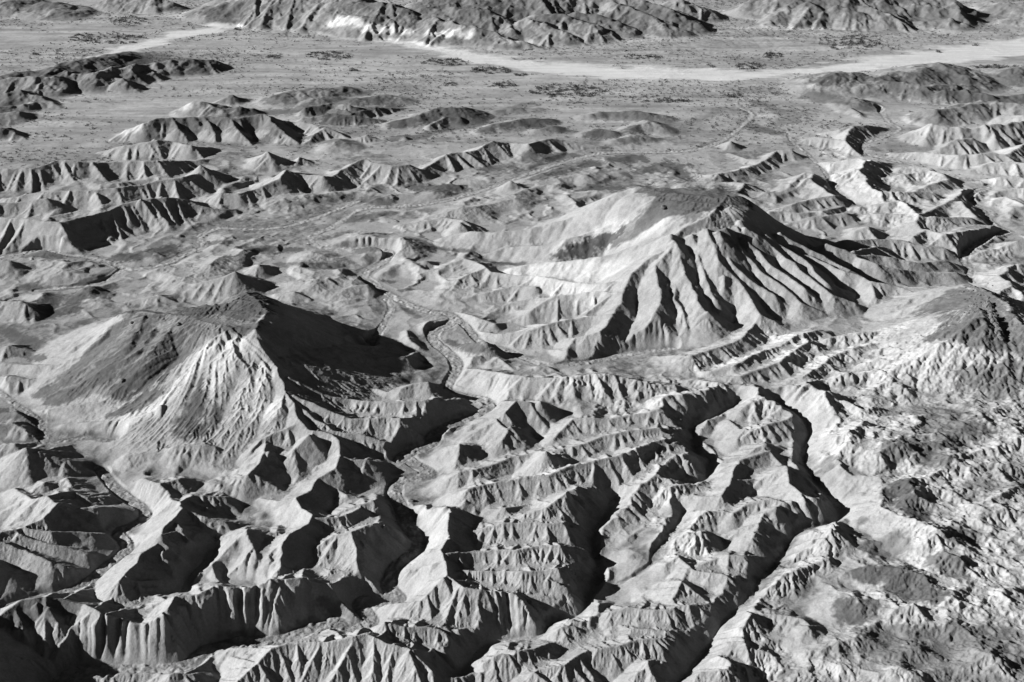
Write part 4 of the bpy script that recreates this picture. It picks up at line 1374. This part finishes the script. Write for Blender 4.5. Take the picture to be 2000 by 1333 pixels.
# the shrub-dotted plain
N0 = 95000
us = rng.random(N0) * (math.log(2500) - math.log(1150)) + math.log(1150); vs = (rng.random(N0) - 0.5) * 1.02
rh = np.exp(us); xs = rh * np.sin(vs); ys = rh * np.cos(vs)
keep = rng.random(N0) < np.clip((rh / 2300) ** 2 * (0.75 + 2.0 * fbm(xs * 0.6, ys, 90.0, 4, 0.6, 70)), 0, 1) * np.clip((rh - 1180) / 350, 0.05, 1)
for x, y in zip(xs[keep], ys[keep]):
    try_shrub(float(x), float(y), 0.75 + 1.35 * random.random() ** 2.0, 'plain')
print("shrubs", len(shrubs))
shrubs.sort(key=lambda s_: -s_[3] / math.hypot(s_[0], s_[1]) * (1 if s_[4] != 'plain' or s_[3] > 1.5 else 0.8))
inview = [s_ for s_ in shrubs if 5 < s_[5] < 1995 and 5 < s_[6] < 1328]
single = inview[:300]; ids = set(map(id, single))
PLAINLAB = "dark rounded desert shrub standing alone on the pale plain"
protos = []
for k in range(6):
    o = tri_object("shrub", clump(0, 0, 0, 1.0, 46), LEAF); protos.append(o)
for n, (x, y, z, r, belt, px, py) in enumerate(single):
    if n < 6: o = protos[n]
    else:
        o = protos[n % 6].copy(); scene.collection.objects.link(o)
    o.location = (x, y, z - 0.05); o.scale = (r, r * random.uniform(0.8, 1.1), r * random.uniform(0.8, 1.15)); o.rotation_euler = (0, 0, random.random() * 6.28)
    o["category"] = "shrub"
    o["label"] = BELTS[belt][3] if belt in BELTS else "tiny dark tuft of scrub on the gravel of the near river bed" if belt == "near" else PLAINLAB
    o["group"] = {"behind": "shrubs lining the wash behind the right mesa", "junction": "shrubs along the wash between the mesas",
                  "left": "shrubs beside the wash left of the centre", "right": "shrubs beside the wash at the right edge", "near": "low scrub on the near river bed"}.get(belt, "shrubs dotted over the plain")
sset = {(s_[0], s_[1]) for s_ in single}
rest = [clump(x, y, z, r, 12) for (x, y, z, r, belt, px, py) in shrubs if (x, y) not in sset]
if rest:
    o = tri_object("desert_scrub", np.concatenate(rest), LEAF); o["kind"] = "stuff"
    o["label"] = "small dark shrubs dotted over the far desert plain"

# dense thickets: photo x, y, half width, half height (px), shrubs, label
THICK = [
 (1660, 86, 64, 15, 150, "largest oval thicket of dark shrubs on the upper right plain"),
 (1508, 110, 26, 6, 34, "small dark thicket left of and below the largest oval thicket"),
 (1462, 130, 34, 6, 40, "broken row of dark shrubs on the edge of the pale dry wash"),
 (1388, 129, 6, 3, 5, "single round dark bush on the pale dry wash, left of the broken row of shrubs"),
 (1940, 131, 52, 4, 44, "long thin thicket behind the dark hill at the right edge"),
 (1904, 89, 5, 3, 4, "single dark bush on the pale plain right of the largest thicket"),
 (1834, 101, 7, 2.5, 5, "flat dark bush on the pale wash below the largest thicket"),
 (1258, 113, 40, 5, 40, "dark thicket between the far brown hills and the pale dry wash"),
 (645, 110, 46, 10, 70, "dark thicket in the middle of the upper left plain"),
 (535, 112, 18, 4, 16, "small dark patch of shrubs left of the central plain thicket"),
 (206, 76, 72, 13, 120, "wide dark thicket on the upper left plain above the dark flat-topped ridge"),
 (252, 42, 42, 10, 66, "dark thicket nearest the far hills at upper left"),
 (72, 105, 10, 3, 8, "small dark thicket beside the dark ridge at the left edge"),
 (465, 57, 9, 3, 8, "lone dark bush on the pale wash at upper left"),
 (870, 122, 50, 8, 60, "scattered dark thicket just below the pale dry wash, left of centre"),
 (958, 138, 46, 8, 62, "dense dark thicket just below the pale dry wash, at the centre"),
 (1015, 146, 14, 3, 12, "small dark thicket right of the central thicket"),
 (876, 165, 14, 4, 12, "lone dark thicket above the low brown hills at the centre"),
 (983, 166, 26, 7, 26, "loose dark thicket below the central thicket"),
 (1110, 178, 76, 14, 130, "broad loose thicket of dark shrubs on the plain right of the centre"),
 (1300, 197, 50, 4, 40, "thin row of shrubs above the wash that leads to the right mesa"),
 (1435, 187, 16, 5, 16, "dark shrubs where the wash leaves the plain"),
 (690, 137, 12, 3, 9, "small dark clump of shrubs below the central plain thicket"),
]
for tx, ty, hw, hh, n, lab in THICK:
    V = []
    ph = random.random() * 6
    for _ in range(n):
        for _try in range(30):
            a = random.uniform(-1, 1); b = random.uniform(-1, 1)
            if a * a + b * b < 1 - 0.35 * (0.5 + 0.5 * math.sin(7 * a + ph + 3 * b)): break
        x, y = sight(tx + a * hw, ty + b * hh, 0)
        rho = math.hypot(x, y)
        if rho > RHO1 - 20: continue
        V.append(clump(x, y, ground_at(x, y), random.uniform(1.7, 3.3), 28))
    if V:
        V = np.concatenate(V)
        c = V.mean(0); c[2] = V[:, 2].min()
        o = tri_object("shrub_thicket", V - c, LEAF); o.location = [float(q) for q in c]
        o["label"] = lab; o["category"] = "thicket"

# rocks
def rock_mesh(name, r, seed, flatten=0.7, sub=2, amp=0.28):
    import bmesh
    bm = bmesh.new(); bmesh.ops.create_icosphere(bm, subdivisions=sub, radius=1.0)
    rr = random.Random(seed)
    planes = []
    for _ in range(11):
        v = Vector((rr.gauss(0, 1), rr.gauss(0, 1), rr.gauss(0, 1))).normalized(); planes.append((v, rr.uniform(0.55, 0.9)))
    for v in bm.verts:
        for n_, d_ in planes:
            k_ = v.co.dot(n_)
            if k_ > d_: v.co -= n_ * (k_ - d_)
        v.co *= 1 + rr.uniform(-amp, amp) * 0.25
        v.co.z *= flatten
        v.co *= r
    me = bpy.data.meshes.new(name); bm.to_mesh(me); bm.free()
    me.materials.append(ROCK)
    return me
BOULD = [('B', 1845, 1165, 3.0, "large dark boulder alone on the pale upper slope of the right mesa"),
         ('D', 735, 572, 1.6, "dark boulder near the left end of the left mesa's rim"),
         ('D', 992, 578, 2.0, "dark boulder just below the rim of the left mesa"),
         ('D', 685, 892, 2.0, "dark boulder low on the dark scree slope of the left mesa"),
         ('H', 436, 325, 2.0, "dark round boulder at the foot of the pale bank beside the winding river bed")]
HITS = {'B': 0.42, 'D': 0.34, 'H': 0.28}
for n, (sh, x, y, r, lab) in enumerate(BOULD):
    X, Y, Z = on_surface(*to_px(sh, x, y))
    o = bpy.data.objects.new("boulder", rock_mesh("boulder", r, 40 + n)); scene.collection.objects.link(o)
    o.location = (X, Y, Z + r * 0.2); o["label"] = lab; o["category"] = "boulder"
base_rocks = [rock_mesh("boulder", 1.0, 60 + k) for k in range(4)]
for n in range(56):
    x = random.gauss(1760, 75); y = random.gauss(450, 45)
    X, Y, Z = on_surface(*to_px('F', x, y))
    o = bpy.data.objects.new("boulder", base_rocks[n % 4]); scene.collection.objects.link(o)
    r = random.uniform(0.5, 1.1)
    o.scale = (r, r * random.uniform(.8, 1.2), r); o.rotation_euler = (0, 0, random.random() * 6)
    o.location = (X, Y, Z + r * 0.2)
    o["label"] = "small dark boulder scattered on the smooth dark hilltop at the right"; o["category"] = "boulder"; o["group"] = "boulders on the dark hilltop"
# crag: a spine of broken rock down the right-hand dark hill
def crag():
    import bmesh
    bm = bmesh.new()
    rr = random.Random(5)
    org = on_surface(*to_px('F', 1810, 540))
    for t in np.linspace(0, 1, 34):
        fx = 1795 + 75 * t + rr.uniform(-9, 9); fy = 470 + 185 * t
        X, Y, Z = on_surface(*to_px('F', fx, fy))
        b2 = bmesh.new(); me = rock_mesh("tmp", rr.uniform(2.0, 3.4) * (1.15 - 0.4 * t), rr.randint(0, 9999), 1.1, 2); b2.from_mesh(me)
        for v in b2.verts: v.co += Vector((X - org[0], Y - org[1], Z - org[2]))
        b2.to_mesh(me); b2.free(); bm.from_mesh(me); bpy.data.meshes.remove(me)
    me = bpy.data.meshes.new("rock_outcrop"); bm.to_mesh(me); bm.free(); me.materials.append(ROCK)
    o = bpy.data.objects.new("rock_outcrop", me); scene.collection.objects.link(o); o.location = org
    o["label"] = "jagged dark rock outcrop running down the dark hill at the right edge"; o["category"] = "rock outcrop"
crag()
tick("plants and rocks")
